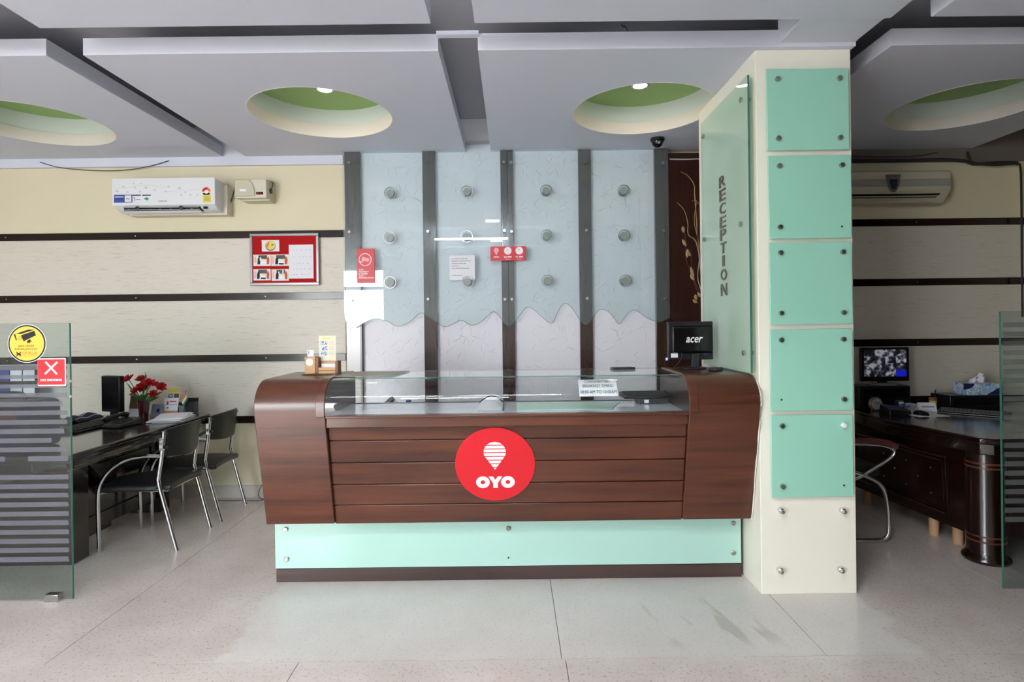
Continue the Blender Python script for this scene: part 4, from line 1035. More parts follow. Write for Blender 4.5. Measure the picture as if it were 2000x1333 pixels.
# ================================================================== left desk and its things
ZD = 0.72
desk = thing('office_desk', 'dark polished wooden desk with two black chairs along the panelled wall', 'desk', (-2.75, 3.75, 0))
part('desk_top', MB().box(-3.25, -2.36, 3.02, 4.46, ZD-0.030, ZD), 'desk_wood', desk, bevel=0.010, seg=3)
part('top_moulding', MB().box(-3.22, -2.385, 3.05, 4.44, ZD-0.052, ZD-0.030), 'desk_wood', desk, bevel=0.008)
part('front_apron', MB().box(-2.62, -2.42, 3.10, 4.42, ZD-0.108, ZD-0.052), 'desk_wood', desk, bevel=0.012)
part('apron_bead', MB().tube([(-2.418, 3.14, ZD-0.085), (-2.418, 4.38, ZD-0.085)], 0.005, 6), 'desk_wood', desk)
part('end_pedestal', MB().box(-3.06, -2.60, 3.36, 3.50, 0.0, ZD-0.05), 'desk_wood_tall', desk, bevel=0.008)
part('end_pedestal', MB().box(-3.06, -2.66, 4.30, 4.42, 0.0, ZD-0.05), 'desk_wood_tall', desk, bevel=0.008)
part('front_board', MB().box(-2.70, -2.68, 3.50, 4.30, 0.11, ZD-0.05), 'desk_wood_tall', desk)
part('board_moulding', MB().tube([(-2.676, 3.58, 0.20), (-2.676, 4.22, 0.20), (-2.676, 4.22, 0.52), (-2.676, 3.58, 0.52)], 0.006, 6, True), 'desk_wood', desk)
part('corner_brace', MB().prism([(3.50, ZD-0.16)]+[(3.50+0.26*math.sin(t), ZD-0.16-0.26+0.26*math.cos(t)) for t in [PI/2*i/8 for i in range(9)]][::-1], lambda a, b, d: Vector((d, a, b)), -2.62, -2.60), 'desk_wood_tall', desk)
part('drawer_block', MB().box(-3.05, -2.72, 3.50, 3.86, 0.06, ZD-0.05), 'desk_wood_tall', desk)
# monitor on the left desk
def lathe_at(prof, x, y, z, n=20): return MB().lathe(prof, (x, y, z), n)
mx, my = W(226, 812, 4.24).x-0.01, 4.24
mon = thing('monitor', 'small black monitor standing on the desk beside red flowers', 'monitor', (mx, my, ZD), -0.30)
part('stand_base', MB().lathe([(0.085, 0), (0.085, 0.008), (0.03, 0.016), (0.02, 0.018)], (0, 0, 0), 24), 'black_plastic', mon, local=True)
part('stand_neck', MB().box(-0.03, 0.03, -0.012, 0.012, 0.014, 0.10), 'black_plastic', mon, local=True, bevel=0.004)
part('casing', MB().box(-0.090, 0.090, -0.03, 0.012, 0.055, 0.320), 'black_plastic', mon, local=True, bevel=0.006)
part('screen', MB().box(-0.080, 0.080, -0.0315, -0.030, 0.075, 0.310), 'screen_off', mon, local=True)
def keyboard(label, x, y, z, rz, L=0.44, Wd=0.15, group=None):
    k = thing('keyboard', label, 'keyboard', (x, y, z), rz, group)
    part('base', MB().hexa([(-L/2, -Wd/2, 0), (L/2, -Wd/2, 0), (L/2, Wd/2, 0), (-L/2, Wd/2, 0)], [(-L/2, -Wd/2, 0.012), (L/2, -Wd/2, 0.012), (L/2, Wd/2, 0.028), (-L/2, Wd/2, 0.028)]), 'black_plastic', k, local=True, bevel=0.004)
    rows_, cols_ = 5, 15; first = None
    for i in range(rows_):
        for j in range(cols_):
            cx = -L/2+0.018+(L-0.036)*(j+0.5)/cols_; cy = -Wd/2+0.012+(Wd-0.024)*(i+0.5)/rows_; cz = 0.012+0.016*(cy+Wd/2)/Wd
            if first is None:
                first = part('key', MB().box(-0.011, 0.011, -0.010, 0.010, 0, 0.006), 'key_plastic', k, local=True); first.location = (cx, cy, cz)
            else:
                c = first.copy(); COL.objects.link(c); c.parent = k; c.location = (cx, cy, cz)
    return k
keyboard('black keyboard lying on the left desk in front of the monitor', -2.86, 3.88, ZD, PI/2-0.06)
# black desk phone / adapter
ph = thing('desk_phone', 'low black desk telephone between keyboard and paper stack', 'telephone', (-2.675, 3.93, ZD), -0.2)
part('body', MB().hexa([(-0.085, -0.10, 0), (0.06, -0.10, 0), (0.06, 0.10, 0), (-0.085, 0.10, 0)], [(-0.08, -0.09, 0.022), (0.055, -0.09, 0.022), (0.055, 0.09, 0.05), (-0.08, 0.09, 0.05)]), 'black_plastic', ph, local=True, bevel=0.008)
part('handset', MB().tube(smooth_path([(-0.062, -0.09, 0.05), (-0.062, -0.05, 0.066), (-0.062, 0.04, 0.072), (-0.062, 0.09, 0.064)], 5), [0.018]*5+[0.013]*6+[0.018]*5, 8), 'black_plastic', ph, local=True)
for i in range(3):
    for j in range(4):
        part('key', MB().box(-0.028+i*0.026, -0.010+i*0.026, -0.065+j*0.026, -0.047+j*0.026, 0.026+j*0.0036, 0.036+j*0.0036), 'dark_grey_plastic', ph, local=True)
# flower vase
vx, vy = G(280, 818, ZD).x, 4.24
fv = thing('flower_vase', 'maroon vase holding a bunch of red flowers on the desk', 'flower vase', (vx, vy, ZD))
part('vase', MB().lathe([(0.026, 0), (0.030, 0.01), (0.032, 0.05), (0.038, 0.11), (0.043, 0.135), (0.039, 0.135), (0.030, 0.05), (0.024, 0.012)], (vx, vy, ZD), 24), 'vase_maroon', fv)
def flower(cx, cy, cz, s, tilt):
    mb = MB()
    for ring_i, (npet, rr_, up_, ln) in enumerate(((4, 0.25, 0.95, 0.6), (6, 0.6, 0.6, 0.85), (7, 0.95, 0.15, 1.0))):
        for k_ in range(npet):
            a_ = 2*PI*k_/npet+ring_i*0.5+random.uniform(-.2, .2)
            d = Vector((math.cos(a_)*rr_, math.sin(a_)*rr_, up_)).normalized(); sd = Vector((-math.sin(a_), math.cos(a_), 0))
            up2 = sd.cross(d)
            rows_ = []
            for i in range(4):
                t_ = i/3; w_ = s*0.36*ln*math.sin(PI*(0.15+0.75*t_)); c_ = d*(s*ln*t_)+up2*(-0.25*s*ln*t_*t_)
                rows_.append([c_-sd*w_-up2*0.08*s, c_+up2*0.05*s, c_+sd*w_-up2*0.08*s])
            mb.grid(rows_)
    M = Matrix.Translation((cx, cy, cz)) @ Matrix.Rotation(tilt[0], 4, 'X') @ Matrix.Rotation(tilt[1], 4, 'Y')
    mb.v = [M @ p for p in mb.v]; return mb
fl_px = [(252, 737, 0.050, (0.3, -0.6)), (277, 737, 0.045, (0.4, -0.1)), (290, 745, 0.050, (0.5, 0.3)), (281, 752, 0.055, (0.9, 0.0)), (266, 760, 0.045, (0.8, -0.5)), (295, 745, 0.04, (0.4, 0.5)), (312, 752, 0.050, (0.4, 0.7)), (300, 765, 0.035, (0.9, 0.4))]
for (u, v, s_, tl_) in fl_px:
    p = W(u, v+6, vy+random.uniform(-0.03, 0.03))
    part('flower', flower(p.x, p.y, p.z, s_, tl_), 'rose_red', fv)
    base_ = Vector((vx+random.uniform(-.012, .012), vy+random.uniform(-.012, .012), ZD+0.10))
    part('stem', MB().tube(smooth_path([base_, base_.lerp(p, 0.5)+Vector((0, 0, 0.015)), p], 5), 0.0028, 5), 'leaf_green', fv)
def leaf(p0, p1, w, droop=0.02, n=6):
    p0, p1 = Vector(p0), Vector(p1); d = p1-p0; sd = d.cross(Vector((0, 1, 0.2))).normalized()
    rows_ = []
    for i in range(n+1):
        t_ = i/n; c_ = p0+d*t_+Vector((0, 0, -droop*t_*t_)); ww = w*math.sin(PI*min(1, 0.08+0.9*t_))
        rows_.append([c_-sd*ww, c_+Vector((0, -0.004, 0)), c_+sd*ww])
    return MB().grid(rows_)
for (u0, v0, u1, v1, w_) in ((275, 790, 247, 742, .010), (280, 780, 284, 722, .006), (256, 738, 262, 727, .004), (282, 785, 318, 760, .012), (284, 788, 308, 765, .012), (276, 790, 266, 770, .012), (278, 785, 290, 762, .014), (280, 790, 312, 770, .010), (276, 788, 262, 762, .010), (279, 786, 275, 764, .013), (284, 792, 300, 772, .010), (252, 742, 242, 738, .008)):
    part('leaf', leaf(W(u0, v0, vy-0.01), W(u1, v1, vy-0.03+random.uniform(-.03, .03)), w_), 'leaf_green', fv)
# cards, frames and papers behind the vase
YC = 4.42
def standing(name, label, cat, u0, u1, v0, v1, mat, y=YC, th=0.006, lean=0.03):
    a, b2, z0, z1 = flat_at(u0, u1, v0, v1, y); z0 = ZD
    t = thing(name, label, cat, ((a+b2)/2, y, z0))
    part('sheet', MB().hexa([(a, y, z0), (b2, y, z0), (b2, y+lean, z1), (a, y+lean, z1)], [(a, y+th, z0), (b2, y+th, z0), (b2, y+lean+th, z1), (a, y+lean+th, z1)]), mat, t, smooth=False)
    def onf(fx0, fx1, fz0, fz1, m2, nm='print'):
        yy = lambda f: y+lean*f-0.0008
        A = [(a+(b2-a)*fx0, yy(fz0), z0+(z1-z0)*fz0), (a+(b2-a)*fx1, yy(fz0), z0+(z1-z0)*fz0), (a+(b2-a)*fx1, yy(fz1), z0+(z1-z0)*fz1), (a+(b2-a)*fx0, yy(fz1), z0+(z1-z0)*fz1)]
        part(nm, MB().hexa(A, [Vector(q)+Vector((0, 0.0006, 0)) for q in A]), m2, t, smooth=False)
    part('easel_strut', MB().hexa([((a+b2)/2-0.01, y+lean*0.6+th, z0+(z1-z0)*0.6), ((a+b2)/2+0.01, y+lean*0.6+th, z0+(z1-z0)*0.6), ((a+b2)/2+0.01, y+0.05+th, z0), ((a+b2)/2-0.01, y+0.05+th, z0)],
         [((a+b2)/2-0.01, y+lean*0.6+th+0.003, z0+(z1-z0)*0.6), ((a+b2)/2+0.01, y+lean*0.6+th+0.003, z0+(z1-z0)*0.6), ((a+b2)/2+0.01, y+0.053+th, z0), ((a+b2)/2-0.01, y+0.053+th, z0)]), mat, t)
    return t, onf
t, onf = standing('picture_card', 'brown picture card with white lower strip standing behind the vase', 'card', 250, 274, 773, 815, 'paper', 4.34)
onf(0.03, 0.97, 0.36, 0.98, 'brown_photo', 'picture')
t, onf = standing('grey_folder', 'grey card with dark arrow mark standing beside the vase', 'card', 293, 316, 791, 815, 'grey_card', 4.30)
onf(0.45, 0.7, 0.35, 0.65, 'navy_print')
t, onf = standing('leaflet_holder', 'leaflet with yellow heading and four pictures standing behind name cards', 'leaflet', 324, 348, 760, 812, 'paper_ivory', 4.42)
onf(0.02, 0.98, 0.84, 1.0, 'yellow_print'); onf(0.06, 0.46, 0.58, 0.8, 'car_print', 'picture'); onf(0.54, 0.94, 0.58, 0.8, 'brown_photo', 'picture'); onf(0.06, 0.46, 0.3, 0.54, 'car_print', 'picture'); onf(0.54, 0.94, 0.3, 0.54, 'brown_photo', 'picture')
t, onf = standing('name_card_stack', 'white name cards in a clear holder before the yellow leaflet', 'card holder', 317, 345, 779, 813, 'paper', 4.33)
onf(0.2, 0.32, 0.62, 0.82, 'sign_red'); onf(0.4, 0.85, 0.78, 0.84, 'sign_red'); onf(0.4, 0.95, 0.6, 0.65, 'sky_print'); onf(0.0, 1.0, 0.0, 0.3, 'pine'); onf(0.25, 0.35, 0.42, 0.5, 'dark_red_cover')
bx = G(362, 812, ZD)
a, b2, z0, z1 = flat_at(346, 378, 783, 811, 4.36)
pb = thing('pen_box', 'black open pen box with small grey label holding the flag', 'pen box', ((a+b2)/2, 4.38, ZD))
part('box', MB().box(a, b2, 4.36, 4.43, ZD, ZD+0.10), 'black_plastic', pb, bevel=0.003)
part('back_wall', MB().box(a, b2, 4.425, 4.432, ZD+0.10, ZD+0.125), 'black_plastic', pb)
part('grey_label', MB().box(a+0.012, a+0.062, 4.3588, 4.3598, ZD+0.02, ZD+0.075), 'grey_card', pb)
fg = thing('table_flag', 'small tricolour table flag in saffron white and green on the desk', 'flag', (W(357, 790, 4.35).x, 4.35, ZD+0.10))
p0 = W(358, 800, 4.345); p1 = W(361, 766, 4.345)
part('pole', MB().tube([(p0.x, 4.352, ZD), (p1.x+0.002, 4.350, p1.z+0.01)], 0.002, 6), 'ink_black', fg)
def flagband(f0, f1):
    rows_ = []
    for i in range(6):
        t_ = i/5
        A = W(360.5-2*t_, 768+6*t_, 4.345).lerp(W(353-1.5*t_, 784, 4.345), 0)
        top = W(361-8*t_, 767+15*t_, 4.344); bot = W(367-8*t_, 780+16*t_, 4.344)
        q0 = top.lerp(bot, f0)+Vector((0, 0.004*math.sin(6*t_), 0)); q1 = top.lerp(bot, f1)+Vector((0, 0.004*math.sin(6*t_+1), 0)); rows_.append([q0, q1])
    return MB().grid(rows_, (0, 0.0008, 0))
part('saffron_band', flagband(0, 0.36), 'saffron', fg); part('white_band', flagband(0.36, 0.68), 'flag_white', fg); part('green_band', flagband(0.68, 1.0), 'flag_green', fg)
pp = thing('paper_stack', 'loose stack of white papers at the far desk end', 'papers', (-2.49, 4.17, ZD), 0.25)
for i in range(7):
    dx, dy, ra = random.uniform(-.02, .02), random.uniform(-.02, .02), random.uniform(-.15, .15)
    mb = MB().box(-0.10+dx, 0.10+dx, -0.145+dy, 0.145+dy, 0.004*i, 0.004*i+0.0035); Mr = Matrix.Rotation(ra, 4, 'Z'); mb.v = [Mr @ q for q in mb.v]
    part('sheet', mb, 'paper', pp, local=True, smooth=False)
# things behind the striped glass: low cabinet, leaflet rack, desk chair
cab = thing('low_cabinet', 'dark low cabinet behind the striped glass beneath the leaflets', 'cabinet', (-4.15, 4.42, 0))
part('body', MB().box(-4.56, -3.74, 4.24, 4.62, 0, 0.80), 'desk_wood_tall', cab, bevel=0.006)
part('cabinet_top', MB().box(-4.57, -3.72, 4.22, 4.63, 0.80, 0.83), 'desk_wood', cab, bevel=0.005)
for i in range(2):
    d_ = part('door', MB().box(-4.55+i*0.40, -4.16+i*0.40, 4.222, 4.24, 0.05, 0.77), 'desk_wood_tall', cab, bevel=0.004)
    part('handle', MB().tube([(-4.20+i*0.40, 4.21, 0.42), (-4.20+i*0.40, 4.21, 0.54)], 0.006, 8), 'steel', d_)
rk = thing('leaflet_rack', 'dark rack with two rows of small cards behind the striped glass', 'rack', (-4.0, 4.5, 0.83))
part('back_board', MB().box(-4.55, -3.74, 4.50, 4.52, 0.83, 1.10), 'black_plastic', rk)
part('foot', MB().box(-4.55, -3.74, 4.40, 4.52, 0.83, 0.845), 'black_plastic', rk)
for row, z in ((0, 0.985), (1, 0.87)):
    part('ledge', MB().box(-4.55, -3.74, 4.47, 4.50, z-0.008, z), 'black_plastic', rk)
    for i, mt in enumerate(('paper', 'dark_red_cover', 'paper', 'grey_card', 'paper', 'blue_print', 'paper', 'paper')):
        part('card', MB().box(-4.54+i*0.1, -4.45+i*0.1, 4.485, 4.489, z, z+0.085), mt, rk, smooth=False)
oc = thing('office_chair', 'dark high backed office chair behind the striped glass', 'chair', (-3.62, 3.88, 0), PI/2)
part('backrest', MB().grid([[(x*0.23*(1-0.12*(i/6)**3), 0.24+0.04*math.sin(i/6*3)+0.03*x*x, 0.45+0.50*i/6) for x in (-1, -0.6, -0.2, 0.2, 0.6, 1)] for i in range(7)], (0, 0.06, 0)), 'black_leather', oc, local=True, bevel=0.012)
part('seat', MB().box(-0.24, 0.24, -0.22, 0.24, 0.40, 0.48), 'black_leather', oc, local=True, bevel=0.03, seg=3)
part('gas_post', MB().cyl((0, 0, 0.09), (0, 0, 0.40), 0.03), 'steel', oc, local=True)
for i in range(5):
    a_ = 2*PI*i/5
    ft = part('star_leg', MB().tube([(0, 0, 0.10), (0.26*math.cos(a_), 0.26*math.sin(a_), 0.065)], [0.028, 0.018], 8), 'black_plastic', oc, local=True)
    part('caster', MB().lathe([(0.022, -0.014), (0.025, -0.01), (0.025, 0.01), (0.022, 0.014)], (0.26*math.cos(a_), 0.26*math.sin(a_), 0.0255), 14, 'y'), 'black_plastic', ft, local=True)
jk = thing('striped_cloth', 'dark navy cloth with thin white stripes folded on the desk by the glass', 'cloth', (-3.15, 4.18, ZD))
rows_ = [[(-3.23+0.15*j/6, 4.06+0.24*i/8, ZD+0.012+0.03*math.sin(PI*j/6)*(1+0.3*math.sin(i*1.3))) for j in range(7)] for i in range(9)]
rows_ = [[(p[0], p[1], p[2]) for p in r_] for r_ in rows_]
part('fold', MB().grid(rows_, (0, 0, -0.011)), 'navy_cloth', jk)
for j in (1, 3, 5): part('stripe', MB().tube([Vector(r_[j])+Vector((0, 0, 0.0005)) for r_ in rows_], 0.003, 5), 'sign_white', jk)

bg_ = thing('black_bag', 'black bag with red printed band on the desk behind striped glass', 'bag', (-2.86, 3.26, ZD))
part('bag_body', MB().box(-3.06, -2.66, 3.14, 3.38, ZD, ZD+0.27), 'navy_cloth', bg_, bevel=0.03, seg=3)
part('red_band', MB().box(-2.98, -2.72, 3.1375, 3.1395, ZD+0.165, ZD+0.215), 'dark_red_cover', bg_)
part('bag_flap', MB().box(-3.04, -2.68, 3.132, 3.30, ZD+0.225, ZD+0.276), 'black_leather', bg_, bevel=0.02)
part('bag_handle', MB().tube(smooth_path([(-2.95, 3.25, ZD+0.27), (-2.93, 3.25, ZD+0.31), (-2.79, 3.25, ZD+0.31), (-2.77, 3.25, ZD+0.27)], 5), 0.009, 8), 'black_leather', bg_)
# --- the two chrome chairs at the desk
def make_chair(label, loc, rz):
    """local: faces -x, width along y"""
    t = thing('tubular_chair', label, 'chair', loc, rz, 'black chairs with chrome tube frames')
    HW = 0.20
    # seat
    n = 12
    def seat_pt(i, j, z):
        u_ = -1+2*i/n; v_ = -1+2*j/n
        hw = HW*(0.92 if u_ > 0.6 else 1.0)
        return (0.235*u_-0.02-0.03*(1-v_*v_)*(u_ < -0.8), hw*v_*(1-0.10*max(0, -u_-0.55)), z+0.012*(1-v_*v_)-0.016*u_*u_*(u_ < 0))
    top = [[seat_pt(i, j, 0.405) for j in range(n+1)] for i in range(n+1)]
    part('seat', MB().grid(top, (0, 0, -0.038)), 'black_leather', t, local=True, bevel=0.012, seg=3)
    part('seat_piping', MB().tube([(-0.225, -HW+0.02, 0.372), (0.19, -HW+0.012, 0.372), (0.19, HW-0.012, 0.372), (-0.225, HW-0.02, 0.372)], 0.008, 6, True), 'chrome', t, local=True)
    for s_ in (-1, 1):
        y = s_*HW
        rear = smooth_path([(0.185, y, 0.745), (0.170, y, 0.60), (0.150, y, 0.47), (0.150, y, 0.42), (0.185, y, 0.28), (0.258, y, 0.0)], 6)
        part('rear_leg', MB().tube(rear, 0.0125, 10), 'chrome', t, local=True)
        front = smooth_path([(0.165, y, 0.588), (0.06, y, 0.590), (-0.06, y, 0.565), (-0.155, y, 0.505), (-0.215, y, 0.42), (-0.232, y, 0.33), (-0.230, y, 0.15), (-0.228, y, 0.0)], 6)
        part('arm_and_front_leg', MB().tube(front, 0.0125, 10), 'chrome', t, local=True)
        part('seat_bracket', MB().tube([(0.155, y, 0.405), (0.12, y*0.9, 0.378)], 0.009, 8), 'chrome', t, local=True)
        part('seat_bracket', MB().tube([(-0.232, y, 0.360), (-0.17, y*0.86, 0.368)], 0.009, 8), 'chrome', t, local=True)
        part('back_clip', MB().box(0.160, 0.186, y-0.014, y+0.014, 0.625, 0.705), 'chrome', t, local=True, bevel=0.003)
        for zz in (0.645, 0.73):
            part('back_bolt', MB().lathe([(0.010, 0), (0.012, 0.006), (0.008, 0.014)], (0.190, y*0.97, zz), 10, 'x'), 'black_plastic', t, local=True)
    rows_ = []
    for i in range(7):
        f = i/6; z = 0.575+0.195*f
        rows_.append([(0.180+0.055*(1-(yy/HW)**2)+0.02*f, yy*1.0, z-0.014*(yy/HW)**2*(1 if f > .5 else -1)-0.01*(1-(yy/HW)**2)*(f < .2)) for yy in [HW*(-1+2*j/10) for j in range(11)]])
    part('backrest', MB().grid(rows_, (-0.020, 0, 0)), 'black_leather', t, local=True, bevel=0.006)
    return t
ch1 = make_chair('black chrome chair pulled up to the desk next to the striped glass', (-2.365, 3.768, 0), 0.0)
copy_tree(ch1, (-2.355, 4.275, 0), 0.03, 'black chrome chair pulled up to the desk next to the back wall')
# ================================================================== things on and in the counter
ZC = ZT
# wooden pen and leaflet stand on a flat tray
tx0 = W(592, 731, 3.2).x; 
D = 3.22
a, b2, z0, z1 = flat_at(595, 660, 697, 731, D)
tr_ = thing('desk_organiser', 'small light wooden organiser holding a leaflet on the counter end', 'organiser', ((a+b2)/2, D+0.04, ZC))
part('tray', MB().box(a-0.012, b2+0.006, D-0.02, D+0.09, ZC, ZC+0.006), 'black_plastic', tr_, bevel=0.002)
zb_ = ZC+0.006
xa, xb = a, a+0.058
bx_ = part('clock_block', MB().box(xa, xb, D, D+0.06, zb_, zb_+0.095), 'pine', tr_, bevel=0.002)
part('block_side', MB().box(xb, xb+0.018, D+0.004, D+0.06, zb_, zb_+0.093), 'pine_dark', tr_, bevel=0.001)
part('clock_bezel', MB().ring_disc(((xa+xb)/2, zb_+0.066), 0.019, 0.016, D-0.003, D, 28), 'steel', bx_)
part('clock_dial', disc((xa+xb)/2, zb_+0.066, 0.016, D-0.002, D-0.0004), 'frame_grey', bx_)
part('card_slot_front', MB().box(xb+0.018, b2-0.016, D+0.006, D+0.02, zb_, zb_+0.034), 'pine', tr_, bevel=0.001)
part('slot_groove', MB().box(xb+0.018, b2-0.016, D+0.0045, D+0.006, zb_+0.016, zb_+0.019), 'pine_dark', tr_)
part('card_slot_back', MB().box(xb+0.018, b2-0.016, D+0.048, D+0.06, zb_, zb_+0.068), 'pine', tr_, bevel=0.001)
part('end_wall', MB().box(b2-0.016, b2, D+0.002, D+0.06, zb_, zb_+0.070), 'pine_dark', tr_, bevel=0.001)
part('card', MB().box(xb+0.028, b2-0.022, D+0.028, D+0.032, zb_+0.004, zb_+0.055), 'paper', tr_)
wc = thing('price_card', 'small white card standing in the wooden organiser', 'card', ((xa+xb)/2, D+0.03, zb_+0.095))
p = W(607, 690, D+0.03); part('sheet', MB().box(p.x-0.019, p.x+0.019, D+0.028, D+0.032, zb_+0.095, W(607, 684, D+0.03).z), 'paper', wc, bevel=0.001)
part('print', MB().box(p.x-0.012, p.x-0.009, D+0.0272, D+0.0278, zb_+0.11, zb_+0.128), 'ink', wc)
a2, b3, z2, z3 = flat_at(623, 656, 656, 705, D+0.04)
lf = thing('tall_leaflet', 'tall ivory leaflet with three car pictures standing in the wooden organiser', 'leaflet', ((a2+b3)/2, D+0.04, z2))
part('sheet', MB().box(a2, b3, D+0.040, D+0.0412, z2, z3), 'paper_ivory', lf, smooth=False)
for i in range(3):
    zt_ = z3-0.030-i*0.029; part('car_picture', MB().box(a2+0.009, a2+0.048, D+0.0392, D+0.0398, zt_-0.025, zt_), 'car_print', lf, smooth=False)
    for k_ in range(3): part('print_line', MB().box(a2+0.054, b3-0.010, D+0.0392, D+0.0398, zt_-0.006-k_*0.007, zt_-0.0045-k_*0.007), 'ink_faint', lf, smooth=False)
part('heading', MB().box(a2+0.02, b3-0.03, D+0.0392, D+0.0398, z3-0.018, z3-0.010), 'yellow_print', lf)
# curled mat over the left end of the glass
p = [W(650, 738, 3.03), W(757, 731, 3.16), W(700, 726, 3.42), W(675, 727, 3.42)]
rows_ = []
for i in range(7):
    f = i/6; y = 3.05+0.30*f
    rows_.append([(-0.96+0.30*j/6+0.06*f*j/6, y, ZC+0.003+0.006*max(0, (j-4)/2)**2*(1-f)) for j in range(7)])
single('counter_mat', 'grey plastic mat with a curled corner on the counter glass', 'mat', MB().grid(rows_, (0, 0, 0.002)), 'mat_grey')
# mobile phone on the top glass
p = G(1222, 724, ZC)
mb_ = thing('mobile_phone', 'black mobile phone lying on the counter glass', 'phone', (p.x, 3.36, ZC), 0.12)
part('body', MB().box(-0.068, 0.068, -0.034, 0.034, 0, 0.012), 'gloss_black', mb_, local=True, bevel=0.005, seg=3)
part('screen', MB().box(-0.056, 0.056, -0.029, 0.029, 0.0121, 0.0126), 'screen_off', mb_, local=True)
part('metal_band', MB().box(-0.0685, 0.0685, -0.0345, 0.0345, 0.004, 0.0065), 'chrome', mb_, local=True, bevel=0.002)
# monitor seen from the back
mc = W(1347, 716, 3.33)
am = thing('counter_monitor', 'black computer monitor seen from behind on the counter end', 'monitor', (mc.x, 3.33, ZC), 0.05)
D = 3.33
def ml(u, v, d=D): q = W(u, v, d); return q.x-mc.x, q.z-ZC
x0_, z1_ = ml(1301, 629); x1_, z0_ = ml(1390, 702)
part('stand_base', MB().prism([(0.085*math.cos(2*PI*i/28), 0.062*math.sin(2*PI*i/28)) for i in range(28)], lambda a, b, d: Vector((a+0.012, b-0.005, d)), 0, 0.010), 'black_plastic', am, local=True, bevel=0.004)
part('stand_neck', MB().hexa([(0.006, -0.030, 0.008), (0.046, -0.030, 0.008), (0.046, -0.008, 0.008), (0.006, -0.008, 0.008)], [(0.000, -0.052, z0_+0.035), (0.036, -0.052, z0_+0.035), (0.036, -0.035, z0_+0.035), (0.000, -0.035, z0_+0.035)]), 'dark_grey_plastic', am, local=True, bevel=0.003)
part('rear_shell', MB().box(x0_, x1_, -0.030, 0.0, z0_, z1_), 'black_plastic', am, local=True, bevel=0.004)
xi0, zi1 = ml(1308, 640); xi1, zi0 = ml(1388, 686)
part('rear_bulge', MB().hexa([(xi0, -0.052, zi0), (xi1-0.004, -0.052, zi0), (xi1-0.004, -0.052, zi1), (xi0, -0.052, zi1)], [(xi0-0.008, -0.028, zi0-0.012), (xi1+0.002, -0.028, zi0-0.012), (xi1+0.002, -0.028, zi1+0.01), (xi0-0.008, -0.028, zi1+0.01)]), 'gloss_black', am, local=True, bevel=0.004)
part('screen', MB().box(x0_+0.01, x1_-0.01, 0.0002, 0.002, z0_+0.02, z1_-0.01), 'screen_off', am, local=True)
xs_, zs_ = ml(1316, 694, D-0.03); part('serial_label', MB().box(xs_-0.020, xs_+0.020, -0.0312, -0.0302, zs_-0.014, zs_+0.012), 'paper', am, local=True)
xs_, zs_ = ml(1378, 690, D-0.03); part('blue_label', MB().box(xs_-0.010, xs_+0.014, -0.0312, -0.0302, zs_-0.012, zs_+0.016), 'navy_print', am, local=True)
WORLDM[am.name] = Matrix.Translation(Vector((mc.x, 3.33, ZC))) @ Matrix.Rotation(0.05, 4, 'Z')
M_ = WORLDM[am.name]; xs_, zs_ = ml(1355.5, 664, D-0.052)
text('acer', M_ @ Vector((xs_, -0.0525, zs_)), 0.098, 0.032, 'sign_white', am, right=M_.to_3x3() @ XR, bold=0.012, shear=0.28)
xs_, zs_ = ml(1301, 700.5, D); part('power_light', MB().box(xs_-0.006, xs_+0.003, -0.012, -0.004, zs_-0.010, zs_+0.004), 'led_blue', am, local=True)
part('cable', MB().tube(smooth_path([(xi0+0.05, -0.035, zi0), (xi0+0.055, -0.035, zi0-0.03), (xi0+0.035, -0.02, 0.03), (xi0+0.02, 0.02, 0.005)], 5), 0.003, 6), 'cable_dark', am, local=True)
# small black handset near the pillar
p = G(1416, 722, ZC)
hs_ = thing('black_handset', 'small black handset lying by the pillar on the counter end', 'phone', (1.13, 3.18, ZC), 0.9)
part('body', MB().box(-0.055, 0.055, -0.024, 0.024, 0, 0.018), 'black_plastic', hs_, local=True, bevel=0.006, seg=3)
for i in range(3):
    for j in range(3): part('key', MB().box(-0.04+i*0.02, -0.028+i*0.02, -0.016+j*0.012, -0.008+j*0.012, 0.018, 0.0195), 'dark_grey_plastic', hs_, local=True)
part('display', MB().box(0.024, 0.046, -0.016, 0.016, 0.018, 0.0186), 'grey_plastic', hs_, local=True)
# breakfast notice stuck inside the bent glass
def bend(f):
    """point on the inner face of the bent glass, f = angle from vertical front"""
    r = 0.130; return (3.01-r*math.cos(f), 0.977+r*math.sin(f))
p_l, p_r = W(1131, 755, 2.9).x, W(1206, 755, 2.9).x
bn = thing('breakfast_notice', 'white breakfast timing notice stuck inside the bent counter glass', 'notice', ((p_l+p_r)/2, 2.92, 1.03))
fa, fb = 0.35, 1.20
rows_ = [[(p_l+(0.006 if i == 8 else 0), *bend(fa+(fb-fa)*i/8)), (p_r-(0.016 if i == 8 else 0.0), *bend(fa+(fb-fa)*i/8))] for i in range(9)]
part('sheet', MB().grid(rows_, (0, 0.001, -0.001)), 'paper', bn)
for tx, fr, wd, hh in (('COMPLIMENTARY', 0.80, 0.70, 0.19), ('BREAKFAST TIMING', 0.52, 0.80, 0.165), ('08:00 AM TO 10:00AM', 0.20, 0.94, 0.155)):
    f = fa+(fb-fa)*fr; y, z = bend(f); nn = Vector((0, -math.cos(f), math.sin(f))); up_ = Vector((0, math.sin(f), math.cos(f)))
    text(tx, Vector(((p_l+p_r)/2, y, z))+nn*0.0012, (p_r-p_l)*wd, 0.112*hh, 'ink_black', bn, up=up_, bold=0.0, ext=0.0004)
